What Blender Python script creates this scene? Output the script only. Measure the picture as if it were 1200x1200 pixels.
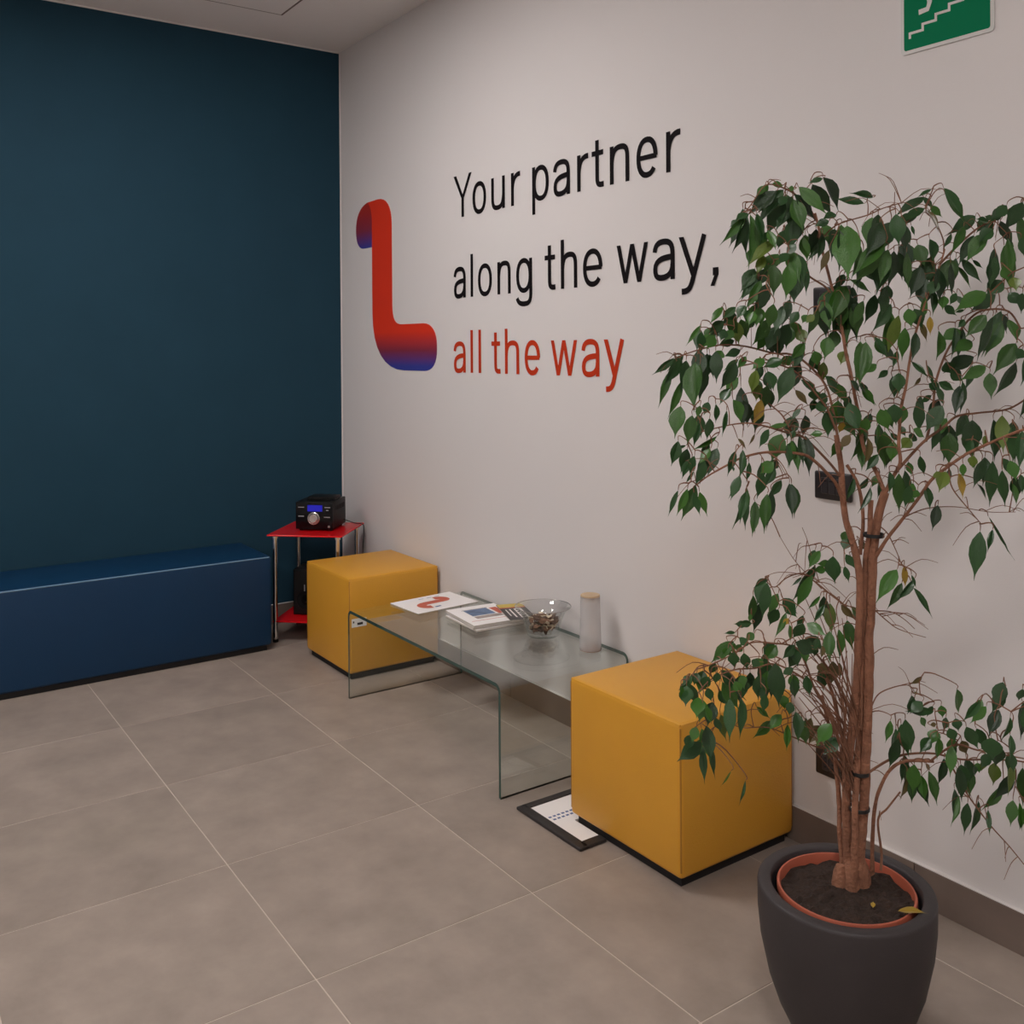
import bpy, bmesh, math, random
from mathutils import Vector, Matrix, noise
R_ = random.Random(7)
for o in list(bpy.data.objects): bpy.data.objects.remove(o)
scn = bpy.context.scene
COL = scn.collection

# ------------------------------------------------------------------ camera
# world: corner of the two walls at the origin, x along the white wall, room at y < 0, z up
FPX, PPY = 1143.104, 600 - 184.687
CAM = Vector((4.84591, -2.25812, 1.41306))
yaw, pitch, roll = math.radians(145.11229), math.radians(-0.31322), math.radians(-0.37178)
FW = Vector((math.cos(pitch)*math.cos(yaw), math.cos(pitch)*math.sin(yaw), math.sin(pitch)))
r0 = FW.cross(Vector((0, 0, 1))).normalized(); u0 = r0.cross(FW)
RT = r0*math.cos(roll) + u0*math.sin(roll); UP = -r0*math.sin(roll) + u0*math.cos(roll)
cd = bpy.data.cameras.new('camera'); cam = bpy.data.objects.new('camera', cd); COL.objects.link(cam)
cam.matrix_world = Matrix(((RT.x, UP.x, -FW.x, CAM.x), (RT.y, UP.y, -FW.y, CAM.y), (RT.z, UP.z, -FW.z, CAM.z), (0, 0, 0, 1)))
cd.sensor_width = 36; cd.sensor_fit = 'HORIZONTAL'; cd.lens = FPX/1200*36
cd.shift_y = -184.687/1200; cd.clip_start = 0.05; cd.clip_end = 50
scn.camera = cam
# ------------------------------------------------------------------ world, exposure
w = bpy.data.worlds.new('world'); scn.world = w; w.use_nodes = True
w.node_tree.nodes['Background'].inputs[0].default_value = (0.9, 0.95, 1, 1)
w.node_tree.nodes['Background'].inputs[1].default_value = 0.05
scn.view_settings.view_transform = 'Standard'; scn.view_settings.look = 'None'
scn.view_settings.gamma = 1; scn.view_settings.use_curve_mapping = False
scn.view_settings.exposure = 0.0
# ceiling LED panels of the room: (x, y, strength)
PANELS = [(1.6, -1.5, 31.0), (5.0, -2.1, 34.0), (1.6, -3.9, 30.0), (5.0, -4.3, 30.0)]
LED_COLOR = (1.0, 0.94, 0.92)

def ray(u, v): return FW + RT*((u-600)/FPX) - UP*((v-PPY)/FPX)
def at_depth(u, v, d): return CAM + ray(u, v)*d
def at_z(u, v, z):
    d = ray(u, v); return CAM + d*((z-CAM.z)/d.z)
def at_wall(u, v, y=0.0):
    d = ray(u, v); return CAM + d*((y-CAM.y)/d.y)

# ------------------------------------------------------------------ materials
def lin(c): c /= 255; return c/12.92 if c <= .04045 else ((c+.055)/1.055)**2.4
def mat(name, col, rough=.5, metal=0, bump=0, bscale=60, var=0, vscale=8, spec=.5, emit=None, estr=0, coat=0, rnd=0):
    m = bpy.data.materials.new(name); m.use_nodes = True; nt = m.node_tree; N = nt.nodes; L = nt.links
    b = N['Principled BSDF']
    b.inputs['Base Color'].default_value = (*col, 1); b.inputs['Roughness'].default_value = rough
    b.inputs['Metallic'].default_value = metal; b.inputs['Specular IOR Level'].default_value = spec
    b.inputs['Coat Weight'].default_value = coat
    if emit: b.inputs['Emission Color'].default_value = (*emit, 1); b.inputs['Emission Strength'].default_value = estr
    tc = N.new('ShaderNodeTexCoord')
    vec = tc.outputs['Object']
    if rnd:
        oi = N.new('ShaderNodeObjectInfo'); ad = N.new('ShaderNodeVectorMath'); ad.operation = 'ADD'
        sc = N.new('ShaderNodeVectorMath'); sc.operation = 'SCALE'; sc.inputs['Scale'].default_value = 37
        L.new(oi.outputs['Random'], sc.inputs[0]); L.new(vec, ad.inputs[0]); L.new(sc.outputs[0], ad.inputs[1]); vec = ad.outputs[0]
    if var or rnd:
        n = N.new('ShaderNodeTexNoise'); n.inputs['Scale'].default_value = vscale; n.inputs['Detail'].default_value = 6
        n.inputs['Roughness'].default_value = .6
        L.new(vec, n.inputs['Vector'])
        mr = N.new('ShaderNodeMapRange'); mr.inputs[1].default_value = .25; mr.inputs[2].default_value = .75
        mr.inputs[3].default_value = 1-var; mr.inputs[4].default_value = 1+var
        L.new(n.outputs[0], mr.inputs[0]); val = mr.outputs[0]
        if rnd:
            m2 = N.new('ShaderNodeMapRange'); m2.inputs[3].default_value = 1-rnd; m2.inputs[4].default_value = 1+rnd
            L.new(oi.outputs['Random'], m2.inputs[0]); mu = N.new('ShaderNodeMath'); mu.operation = 'MULTIPLY'
            L.new(val, mu.inputs[0]); L.new(m2.outputs[0], mu.inputs[1]); val = mu.outputs[0]
        mx = N.new('ShaderNodeVectorMath'); mx.operation = 'SCALE'; mx.inputs[0].default_value = col
        L.new(val, mx.inputs['Scale']); L.new(mx.outputs[0], b.inputs['Base Color'])
    if bump:
        n2 = N.new('ShaderNodeTexNoise'); n2.inputs['Scale'].default_value = bscale; n2.inputs['Detail'].default_value = 4
        L.new(vec, n2.inputs['Vector']); bp = N.new('ShaderNodeBump'); bp.inputs['Strength'].default_value = bump
        bp.inputs['Distance'].default_value = .01
        L.new(n2.outputs[0], bp.inputs['Height']); L.new(bp.outputs[0], b.inputs['Normal'])
    return m
def sheet_glass(name, tint, ior=1.5):
    # clear sheet: tinted see-through with a Fresnel mirror reflection
    m = bpy.data.materials.new(name); m.use_nodes = True; nt = m.node_tree; N = nt.nodes; L = nt.links
    N.remove(N['Principled BSDF']); out = N['Material Output']
    t = N.new('ShaderNodeBsdfTransparent'); t.inputs[0].default_value = (*tint, 1)
    g = N.new('ShaderNodeBsdfGlossy'); g.inputs['Roughness'].default_value = .01; g.inputs[0].default_value = (.95, 1, .98, 1)
    f = N.new('ShaderNodeFresnel'); geo = N.new('ShaderNodeNewGeometry'); mr = N.new('ShaderNodeMapRange')
    mr.inputs[3].default_value = ior; mr.inputs[4].default_value = 1/ior   # same reflection on both faces of the sheet
    L.new(geo.outputs['Backfacing'], mr.inputs[0]); L.new(mr.outputs[0], f.inputs[0])
    x = N.new('ShaderNodeMixShader'); L.new(f.outputs[0], x.inputs[0]); L.new(t.outputs[0], x.inputs[1]); L.new(g.outputs[0], x.inputs[2])
    L.new(x.outputs[0], out.inputs[0]); return m
M = {}
M['white_wall'] = mat('white_wall_paint', (.73, .70, .69), .7, bump=.05, bscale=220)
M['ceiling'] = mat('ceiling_paint', (.86, .83, .81), .8, bump=.04, bscale=200)
M['blue_wall'] = mat('blue_wall_paint', (.015, .051, .080), .75, bump=.05, bscale=220, var=.06, vscale=3, spec=.15)
M['tile'] = mat('porcelain_tile', (.318, .264, .224), .42, bump=.03, bscale=90, var=.19, vscale=6.5, rnd=.05, spec=.4)
M['grout'] = mat('grout', (.58, .50, .43), .9)
M['skirting'] = mat('skirting_tile', (.180, .136, .112), .45, var=.15, vscale=5, rnd=.05)
M['caulk'] = mat('white_caulk', (.75, .72, .70), .6)
M['yellow'] = mat('yellow_leatherette', (.69, .335, .030), .40, bump=.12, bscale=260, var=.03, vscale=6, spec=.5)
M['yellow_seam'] = mat('yellow_seam', (.42, .18, .018), .6)
M['black'] = mat('black_base', (.008, .007, .008), .7)
M['blue'] = mat('blue_leatherette', (.004, .034, .088), .40, bump=.12, bscale=240, var=.04, vscale=5, spec=.35)
M['blue_seam_highlight'] = mat('blue_piping_highlight', (.16, .28, .40), .3)  # worn piping, colour lightened further to paint in the bench edge highlight
M['glass'] = sheet_glass('clear_glass', (.955, .975, .965))
M['bowl_glass'] = sheet_glass('bowl_glass', (.93, .93, .93))
M['glass_edge'] = mat('green_glass_edge', (.03, .075, .062), .08, spec=.8)
M['red_glass'] = mat('red_glass', (.66, .006, .010), .12, spec=.3)
M['chrome'] = mat('chrome', (.75, .74, .73), .12, metal=1)
M['black_plastic'] = mat('black_plastic', (.005, .005, .005), .45, spec=.25)
M['black_gloss'] = mat('gloss_black_front', (.003, .003, .004), .2, spec=.25)
M['dark_vent'] = mat('dark_plastic', (.010, .009, .009), .6, spec=.2)
M['silver'] = mat('silver_plastic', (.6, .57, .55), .25, metal=.8)
M['display'] = mat('blue_display', (.01, .01, .12), .2, emit=(.01, .015, 1.0), estr=.30)
M['print'] = mat('silver_print', (.35, .35, .36), .5)
M['paper'] = mat('paper', (.88, .85, .83), .6)
M['page_edge'] = mat('page_edges', (.60, .55, .50), .8, var=.2, vscale=300)
M['ink_black'] = mat('wall_ink_black', (.007, .005, .006), .7, spec=.12)
M['ink_red'] = mat('wall_ink_red', (.50, .040, .010), .7, spec=.15)
M['sign_white'] = mat('sign_white', (.62, .62, .60), .35)
M['sign_green'] = mat('sign_green', (.003, .180, .078), .75, spec=.12)
M['anthracite'] = mat('anthracite_pot', (.036, .030, .031), .55, bump=.08, bscale=300, var=.08, vscale=20)
M['terracotta'] = mat('terracotta_plastic', (.42, .105, .058), .5, var=.08, vscale=10)
M['soil'] = mat('soil', (.030, .016, .010), .95, bump=1.0, bscale=120, var=.5, vscale=60)
M['bark'] = mat('bark', (.27, .118, .066), .8, bump=.7, bscale=140, var=.35, vscale=35)
M['twig'] = mat('twig_bark', (.20, .09, .05), .8, var=.2, vscale=30)
M['tie'] = mat('black_tie', (.01, .01, .01), .5)
M['switch'] = mat('charcoal_switch', (.022, .018, .018), .35)
M['switch_key'] = mat('charcoal_key', (.038, .032, .034), .3)
M['frost'] = None
M['wood'] = mat('beech_wood', (.55, .40, .25), .6, var=.1, vscale=20)
M['brown'] = mat('brown_base', (.20, .10, .055), .6)
M['frame'] = mat('black_frame', (.028, .024, .023), .5, var=.2, vscale=40)
M['print_blue'] = mat('blue_print', (.08, .13, .30), .6)
M['mag_blue'] = mat('magazine_photo_blue', (.10, .17, .30), .45, var=.6, vscale=25)
M['mag_grey'] = mat('magazine_photo_grey', (.33, .27, .24), .45, var=.6, vscale=60)
M['mag_dark'] = mat('magazine_dark', (.035, .03, .03), .4)
M['mag_yellow'] = mat('magazine_yellow', (.60, .45, .08), .45)
M['mag_red'] = mat('magazine_red', (.55, .10, .05), .45)
M['leaf_cream'] = mat('dried_petal_cream', (.80, .68, .50), .7)
M['leaf_brown'] = mat('dried_petal_brown', (.10, .045, .025), .7)
M['leaf_rust'] = mat('dried_petal_rust', (.22, .11, .06), .7)
M['led'] = None
def leaf_mat(name, col, vs=.35):
    m = mat(name, col, .30, bump=.25, bscale=25, var=.12, vscale=4, rnd=vs, spec=.45)
    m.node_tree.nodes['Principled BSDF'].inputs['Transmission Weight'].default_value = 0
    return m
M['ld'] = leaf_mat('leaf_dark_green', (.018, .058, .015), .45); M['lm'] = leaf_mat('leaf_green', (.038, .115, .016), .35)
M['ll'] = leaf_mat('leaf_light_green', (.10, .15, .022), .2); M['ly'] = leaf_mat('leaf_yellow', (.32, .21, .03), .2)
M['lb'] = leaf_mat('leaf_brown_green', (.10, .075, .025), .2)
def frosted():
    m = bpy.data.materials.new('frosted_glass'); m.use_nodes = True; N = m.node_tree.nodes; L = m.node_tree.links
    b = N['Principled BSDF']; b.inputs['Base Color'].default_value = (.72, .70, .70, 1); b.inputs['Roughness'].default_value = .4
    t = N.new('ShaderNodeBsdfTransparent'); x = N.new('ShaderNodeMixShader'); x.inputs[0].default_value = .32
    L.new(t.outputs[0], x.inputs[1]); L.new(b.outputs[0], x.inputs[2]); L.new(x.outputs[0], N['Material Output'].inputs[0]); return m
M['frost'] = frosted()
def gradient_mat(name, z0, z1, lo, mid, hi, axis=2):
    # printed colour running from blue to red along the mark's own height
    m = bpy.data.materials.new(name); m.use_nodes = True; N = m.node_tree.nodes; L = m.node_tree.links
    g = N.new('ShaderNodeTexCoord'); s = N.new('ShaderNodeSeparateXYZ'); L.new(g.outputs['Object'], s.inputs[0])
    mr = N.new('ShaderNodeMapRange'); mr.inputs[1].default_value = z0; mr.inputs[2].default_value = z1
    L.new(s.outputs[axis], mr.inputs[0]); cr = N.new('ShaderNodeValToRGB'); L.new(mr.outputs[0], cr.inputs[0])
    e = cr.color_ramp.elements; e[0].color = (*lo, 1); e[1].color = (*hi, 1); k = e.new(.45); k.color = (*mid, 1)
    L.new(cr.outputs[0], N['Principled BSDF'].inputs['Base Color']); N['Principled BSDF'].inputs['Roughness'].default_value = .5
    return m

# ------------------------------------------------------------------ mesh builder
class MB:
    def __init__(s, T=None): s.v = []; s.f = []; s.mi = []; s.T = T
    def add(s, vs, fs, mi=0):
        b = len(s.v)
        for p in vs:
            p = Vector(p); s.v.append(s.T @ p if s.T is not None else p)
        for f in fs: s.f.append([b+i for i in f]); s.mi.append(mi)
    def box(s, x0, x1, y0, y1, z0, z1, bev=0, seg=2, mi=0):
        bm = bmesh.new(); bmesh.ops.create_cube(bm, size=1)
        for v in bm.verts: v.co = Vector((x0+(v.co.x+.5)*(x1-x0), y0+(v.co.y+.5)*(y1-y0), z0+(v.co.z+.5)*(z1-z0)))
        if bev: bmesh.ops.bevel(bm, geom=bm.edges[:], offset=bev, segments=seg, profile=.5, affect='EDGES')
        bm.verts.index_update(); s.add([v.co for v in bm.verts], [[v.index for v in f.verts] for f in bm.faces], mi); bm.free()
    def lathe(s, c, prof, n=32, closed=False, mi=0):
        vs = []; fs = []
        for r, z in prof:
            for k in range(n):
                a = 2*math.pi*k/n; vs.append((c[0]+r*math.cos(a), c[1]+r*math.sin(a), c[2]+z))
        m = len(prof); rng = range(m if closed else m-1)
        for i in rng:
            j = (i+1) % m
            for k in range(n):
                l = (k+1) % n; fs.append((i*n+k, i*n+l, j*n+l, j*n+k))
        if not closed:
            if prof[0][0] > 1e-6: fs.append(tuple(range(n-1, -1, -1)))
            if prof[-1][0] > 1e-6: fs.append(tuple((m-1)*n+k for k in range(n)))
        s.add(vs, fs, mi)
    def tube(s, pts, rad, n=6, mi=0, caps=True):
        pts = [Vector(p) for p in pts]; vs = []; fs = []
        if not hasattr(rad, '__len__'): rad = [rad]*len(pts)
        ref = None
        for i, p in enumerate(pts):
            t = (pts[min(i+1, len(pts)-1)]-pts[max(i-1, 0)])
            t = t.normalized() if t.length > 1e-9 else Vector((0, 0, 1))
            if ref is None: ref = Vector((1, 0, 0)) if abs(t.x) < .8 else Vector((0, 1, 0))
            a = (ref - t*ref.dot(t)).normalized(); b = t.cross(a); ref = a
            for k in range(n):
                q = 2*math.pi*k/n; vs.append(p+(a*math.cos(q)+b*math.sin(q))*rad[i])
        for i in range(len(pts)-1):
            for k in range(n):
                l = (k+1) % n; fs.append((i*n+k, i*n+l, (i+1)*n+l, (i+1)*n+k))
        if caps: fs.append(tuple(range(n-1, -1, -1))); fs.append(tuple((len(pts)-1)*n+k for k in range(n)))
        s.add(vs, fs, mi)
    def prism(s, pts, h0, h1, mi=0):
        # polygon pts (x, y) extruded along z
        n = len(pts)
        s.add([(x, y, h0) for x, y in pts]+[(x, y, h1) for x, y in pts],
              [tuple(range(n-1, -1, -1)), tuple(range(n, 2*n))]+[(i, (i+1) % n, n+(i+1) % n, n+i) for i in range(n)], mi)
ORG = {}
def thing(name, label, cat, loc=(0, 0, 0), group=None):
    o = bpy.data.objects.new(name, None); COL.objects.link(o); o.location = loc; o.empty_display_size = .05
    o['label'] = label; o['category'] = cat
    if group: o['group'] = group
    ORG[o.name] = Vector(loc); return o
def obj(name, mb, m, parent=None, smooth=False, loc=None, sharp=35, label=None):
    org = ORG[parent.name] if parent is not None else Vector(loc or (0, 0, 0))
    me = bpy.data.meshes.new(name); me.from_pydata([v-org for v in mb.v], [], mb.f); me.update()
    ms = m if isinstance(m, (list, tuple)) else [m]
    for x in ms: me.materials.append(M[x] if isinstance(x, str) else x)
    if len(ms) > 1: me.polygons.foreach_set('material_index', mb.mi)
    bm = bmesh.new(); bm.from_mesh(me); bmesh.ops.recalc_face_normals(bm, faces=bm.faces); bm.to_mesh(me); bm.free()
    if smooth:
        me.polygons.foreach_set('use_smooth', [True]*len(me.polygons))
        try: me.set_sharp_from_angle(angle=math.radians(sharp))
        except Exception: pass
    o = bpy.data.objects.new(name, me); COL.objects.link(o)
    if parent is not None: o.parent = parent
    else: o.location = org
    ORG[o.name] = org
    if label: o['label'] = label
    return o
def tag(o, label, cat, group=None):
    o['label'] = label; o['category'] = cat
    if group: o['group'] = group
    return o
def struct(name, mb, m, parent=None):
    o = obj(name, mb, m, parent)
    if parent is None: o['kind'] = 'structure'
    return o
def rotz(x, y, z, a): return Matrix.Translation((x, y, z)) @ Matrix.Rotation(a, 4, 'Z')

# ------------------------------------------------------------------ room
RX, RY, H = 7.2, -5.4, 3.016
b = MB(); b.box(-.1, RX, 0, .1, -.05, H+.1); wr = struct('wall_right', b, 'white_wall')
b = MB(); b.box(-.1, 0, RY, 0, -.05, H+.1); wb = struct('wall_back', b, 'blue_wall')
b = MB(); b.box(-.1, RX, RY-.1, RY, -.05, H+.1); struct('wall_left', b, 'white_wall')
b = MB(); b.box(RX, RX+.1, RY-.1, .1, -.05, H+.1); struct('wall_front', b, 'white_wall')
b = MB(); b.box(-.1, RX+.1, RY-.1, .1, H, H+.1); ceil = struct('ceiling', b, 'ceiling')
b = MB(); b.box(0, .006, -.004, 0, .1, H); t1 = struct('trim_1', b, 'caulk')
b = MB(); b.box(0, .004, RY, 0, H-.007, H); struct('trim_2', b, 'caulk')
# floor: grout bed with separate tiles
b = MB(); b.box(0, RX, RY, 0, -.06, -.0012); floor = struct('floor', b, 'grout')
TX0, TY0, TS, G = .3973, -1.3773, .6, .0017
tile_me = {}
ix = int(math.floor(-TX0/TS)); x = TX0+ix*TS
while x < RX:
    y = TY0-TS*8
    while y < 0:
        a0, a1, c0, c1 = max(x+G, .0), min(x+TS-G, RX), max(y+G, RY), min(y+TS-G, 0)
        if a1-a0 > .02 and c1-c0 > .02:
            key = (round(a1-a0, 3), round(c1-c0, 3))
            if key not in tile_me:
                hx, hy = key[0]/2, key[1]/2
                b = MB(); b.box(-hx, hx, -hy, hy, -.010, 0, bev=.0008, seg=1)
                o = obj('floor_tile', b, 'tile', floor); tile_me[key] = o.data
            else:
                o = bpy.data.objects.new('floor_tile', tile_me[key]); COL.objects.link(o); o.parent = floor
            o.location = ((a0+a1)/2, (c0+c1)/2, 0)
        y += TS
    x += TS
# skirting strips, one tile length each
def skirting(name, along_x, n):
    b = MB()
    if along_x: b.box(.009, RX, -.004, 0, 0, .099)
    else: b.box(0, .004, RY, -.009, 0, .099)
    p = struct(name, b, 'grout')
    me = None
    for k in range(n):
        s0 = (k-.34)*TS
        lo, hi = max(s0+.001, .009), min(s0+TS-.001, RX if along_x else -RY)
        if hi-lo < .02: continue
        b = MB()
        if along_x: b.box(lo, hi, -.010, 0, 0, .099, bev=.0008, seg=1)
        else: b.box(0, .010, -hi, -lo, 0, .099, bev=.0008, seg=1)
        obj('skirting_tile', b, 'skirting', p)
    b = MB()
    if along_x: b.box(.009, RX, -.0095, 0, .099, .1015)
    else: b.box(0, .0095, RY, -.009, .099, .1015)
    obj('caulk_line', b, 'caulk', p)
skirting('baseboard_right', True, 13); skirting('baseboard_back', False, 10)

# ceiling fixtures
ap = thing('access_panel', 'flush square access panel in the ceiling near the blue wall corner', 'ceiling panel', (.7, -.785, H))
b = MB()
for a in ((.4, 1.0, -.489, -.481), (.4, 1.0, -1.089, -1.081), (.4, .408, -1.081, -.489), (.992, 1.0, -1.081, -.489)): b.box(*a, H-.004, H+.002)
obj('frame', b, 'skirting', ap)
b = MB(); b.box(.41, .99, -1.079, -.491, H-.006, H+.002, bev=.002, seg=1); obj('panel', b, 'ceiling', ap)
def led(x, y, s, lab):
    t = thing('ceiling_light', lab, 'ceiling light', (x, y, H), 'square LED panels in the ceiling')
    b = MB()
    for a in ((-.31, .31, .295, .31), (-.31, .31, -.31, -.295), (-.31, -.295, -.295, .295), (.295, .31, -.295, .295)):
        b.box(x+a[0], x+a[1], y+a[2], y+a[3], H-.012, H+.001)
    obj('frame', b, 'sign_white', t)
    m = mat('led_diffuser', (.8, .8, .8), .6, emit=LED_COLOR, estr=s)
    b = MB(); b.box(x-.295, x+.295, y-.295, y+.295, H-.008, H+.001); obj('diffuser', b, m, t)
for x, y, s in PANELS: led(x, y, s, 'lit square LED panel set flush in the white ceiling')

# ------------------------------------------------------------------ wall lettering
def bez(p0, p1, p2, p3, n=8): 
    return [((1-t)**3*p0[0]+3*(1-t)**2*t*p1[0]+3*(1-t)*t*t*p2[0]+t**3*p3[0], (1-t)**3*p0[1]+3*(1-t)**2*t*p1[1]+3*(1-t)*t*t*p2[1]+t**3*p3[1]) for t in [i/n for i in range(n+1)]]
def ribbon(b, pts, s, y, closed=False):
    n = len(pts); L = []; Rr = []
    for i in range(n):
        if closed: p, q = pts[i-1], pts[(i+1) % n]
        else: p, q = pts[max(i-1, 0)], pts[min(i+1, n-1)]
        dx, dz = q[0]-p[0], q[1]-p[1]; d = math.hypot(dx, dz) or 1; nx, nz = -dz/d*s/2, dx/d*s/2
        L.append((pts[i][0]+nx, pts[i][1]+nz)); Rr.append((pts[i][0]-nx, pts[i][1]-nz))
    y -= .00004*len(b.f) % .0008
    b.add([(x, y, z) for x, z in L+Rr], [(i, (i+1) % n, n+(i+1) % n, n+i) for i in range(n if closed else n-1)])
def quad(b, p, y):
    y -= .00004*len(b.f) % .0008
    b.add([(x, y, z) for x, z in p], [(0, 1, 2, 3)])
def ell(cx, cz, rx, rz, a0, a1, n=28, k=1.0):
    e = 2/2.25
    def sg(v): return math.copysign(abs(v)**e, v)
    return [(cx+rx*sg(math.cos(math.radians(a0+(a1-a0)*i/n))), cz+rz*sg(math.sin(math.radians(a0+(a1-a0)*i/n)))) for i in range(n+1)]
def glyph(ch, x0, x1, z0, xh, asc, desc, s, m, parent):
    b = MB(); W = x1-x0; h = s/2; y = -.0016
    P = lambda pts: [(x0+p[0], z0+p[1]) for p in pts]
    st = lambda xa, za, zb: quad(b, P([(xa, za), (xa+s, za), (xa+s, zb), (xa, zb)]), y)
    if ch == 'l': st((W-s)/2, 0, asc)
    elif ch == 'o': ribbon(b, P(ell(W/2, xh/2, W/2-h, xh/2-h+.003, 0, 360)[:-1]), s, y, True)
    elif ch in 'nh':
        st(0, 0, xh if ch == 'n' else asc)
        ribbon(b, P(bez((h, xh*.55), (h+W*.04, xh*.86), (W*.28, xh-h+.003), (W*.54, xh-h+.003))+bez((W*.54, xh-h+.003), (W*.84, xh-h+.003), (W-h, xh*.86), (W-h, xh*.60))[1:]+[(W-h, 0)]), s, y)
    elif ch == 'u':
        st(W-s, 0, xh)
        ribbon(b, P([(W-p[0], xh-p[1]) for p in bez((h, xh*.55), (h+W*.04, xh*.86), (W*.28, xh-h+.003), (W*.54, xh-h+.003))+bez((W*.54, xh-h+.003), (W*.84, xh-h+.003), (W-h, xh*.86), (W-h, xh*.60))[1:]+[(W-h, 0)]]), s, y)
    elif ch == 'r':
        st(0, 0, xh); ribbon(b, P(bez((h, xh*.50), (h+.005, xh*.82), (W*.50, xh-h+.004), (W, xh-h+.001))), s, y)
    elif ch == 'p':
        st(0, -desc, xh); ribbon(b, P(ell(W/2+h*.2, xh/2, W/2-h*1.2, xh/2-h+.003, 0, 360)[:-1]), s, y, True)
    elif ch == 'g':
        st(W-s, -desc*.2, xh); ribbon(b, P(ell(W/2-h*.2, xh/2, W/2-h*1.2, xh/2-h+.003, 0, 360)[:-1]), s, y, True)
        ribbon(b, P([(W-h, 0)]+bez((W-h, -desc*.15), (W-h, -desc*.85), (W*.7, -desc-.004+h), (W*.48, -desc-.004+h))+bez((W*.48, -desc-.004+h), (W*.25, -desc-.004+h), (W*.12, -desc*.75), (W*.06, -desc*.42))[1:]), s, y)
    elif ch == 'a':
        st(W-s, 0, xh*.62)
        ribbon(b, P(bez((W*.07, xh*.70), (W*.10, xh*.92), (W*.30, xh-h+.003), (W*.50, xh-h+.003))+bez((W*.50, xh-h+.003), (W*.80, xh-h+.003), (W-h, xh*.86), (W-h, xh*.60))[1:]), s, y)
        ribbon(b, P(bez((W-h, xh*.56), (W*.62, xh*.545), (h, xh*.56), (h, xh*.27))+bez((h, xh*.27), (h, xh*.1), (W*.20, h-.003), (W*.40, h-.003))[1:]+bez((W*.40, h-.003), (W*.70, h-.003), (W-h, xh*.16), (W-h, xh*.38))[1:]), s, y)
    elif ch == 'e':
        ribbon(b, P(ell(W/2, xh/2, W/2-h, xh/2-h+.003, 0, 322, 30)), s, y)
        quad(b, P([(h, xh/2-h*.85), (W-h*.4, xh/2-h*.85), (W-h*.4, xh/2+h*.85), (h, xh/2+h*.85)]), y)
    elif ch == 't':
        tx = W*.30
        ribbon(b, P([(tx+h, xh*1.28), (tx+h, xh*.30)]+bez((tx+h, xh*.28), (tx+h, h), (tx+s*.9, h-.002), (W, h))[1:]), s, y)
        quad(b, P([(0, xh-s*.92), (W*.97, xh-s*.92), (W*.97, xh), (0, xh)]), y)
    elif ch == 'w':
        k = s*.98
        for (ax, az), (bx, bz) in (((0, xh), (W*.22, 0)), ((W*.5-k/2, xh), (W*.22, 0)), ((W*.5-k/2, xh), (W*.78-k, 0)), ((W-k, xh), (W*.78-k, 0))):
            quad(b, P([(ax, az), (ax+k, az), (bx+k, bz), (bx, bz)]), y)
    elif ch == 'y':
        k = s*1.10
        quad(b, P([(0, xh), (k, xh), (W*.53+k/2, xh*.04), (W*.53-k/2, xh*.04)]), y)
        ribbon(b, P([(W-k*.48, xh), (W*.53, xh*.03)]+bez((W*.53, xh*.03), (W*.42, -desc*.75), (W*.34, -desc+h*.8), (W*.10, -desc+h*.8))[1:]), s, y)
    elif ch == 'Y':
        k = s*1.12; f = asc*.44
        quad(b, P([(0, asc), (k, asc), (W/2+h, f), (W/2-h, f)]), y); quad(b, P([(W-k, asc), (W, asc), (W/2+h, f), (W/2-h, f)]), y)
        st(W/2-h, 0, f+.004)
    elif ch == ',':
        quad(b, P([(W*.30, 0), (W*1.0, 0), (W*1.0, s*1.25), (W*.30, s*1.25)]), y)
        quad(b, P([(W*.52, .003), (W*1.0, .003), (W*.50, -desc*.62), (W*.0, -desc*.62)]), y)
    return obj('letter', b, m, parent)
LINES = [
 ('dark line of wall lettering reading Your partner', 'Yourpartner', 1.9897, 130+.4*240, 'ink_black',
  [(330,383),(385,425),(440,480),(498,525),(560,609),(623,671),(692,725),(735,770),(788,845),(866,928),(953,995)]),
 ('dark line of wall lettering reading along the way with a comma', 'alongtheway,', 1.6386, 130+.4*480, 'ink_black',
  [(331,365),(380,386),(401,442),(458,497),(513,560),(597,628),(644,692),(709,766),(808,900),(915,978),(990,1072),(1082,1106)]),
 ('red line of wall lettering reading all the way', 'alltheway', 1.3121, 130+.4*720, 'ink_red',
  [(331,365),(380,386),(403,410),(441,467),(480,522),(538,583),(615,692),(706,757),(770,830)])]
for lab, txt, z0, v, m, ext in LINES:
    t = thing('wall_lettering', lab, 'lettering', (1.2, 0, z0), 'lettering on the white wall')
    for ch, (a, c) in zip(txt, ext):
        x0, x1 = at_wall(400+.4*a, v).x, at_wall(400+.4*c, v).x
        glyph(ch, x0, x1, z0, .133, .184, .052, .0200, m, t)
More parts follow.
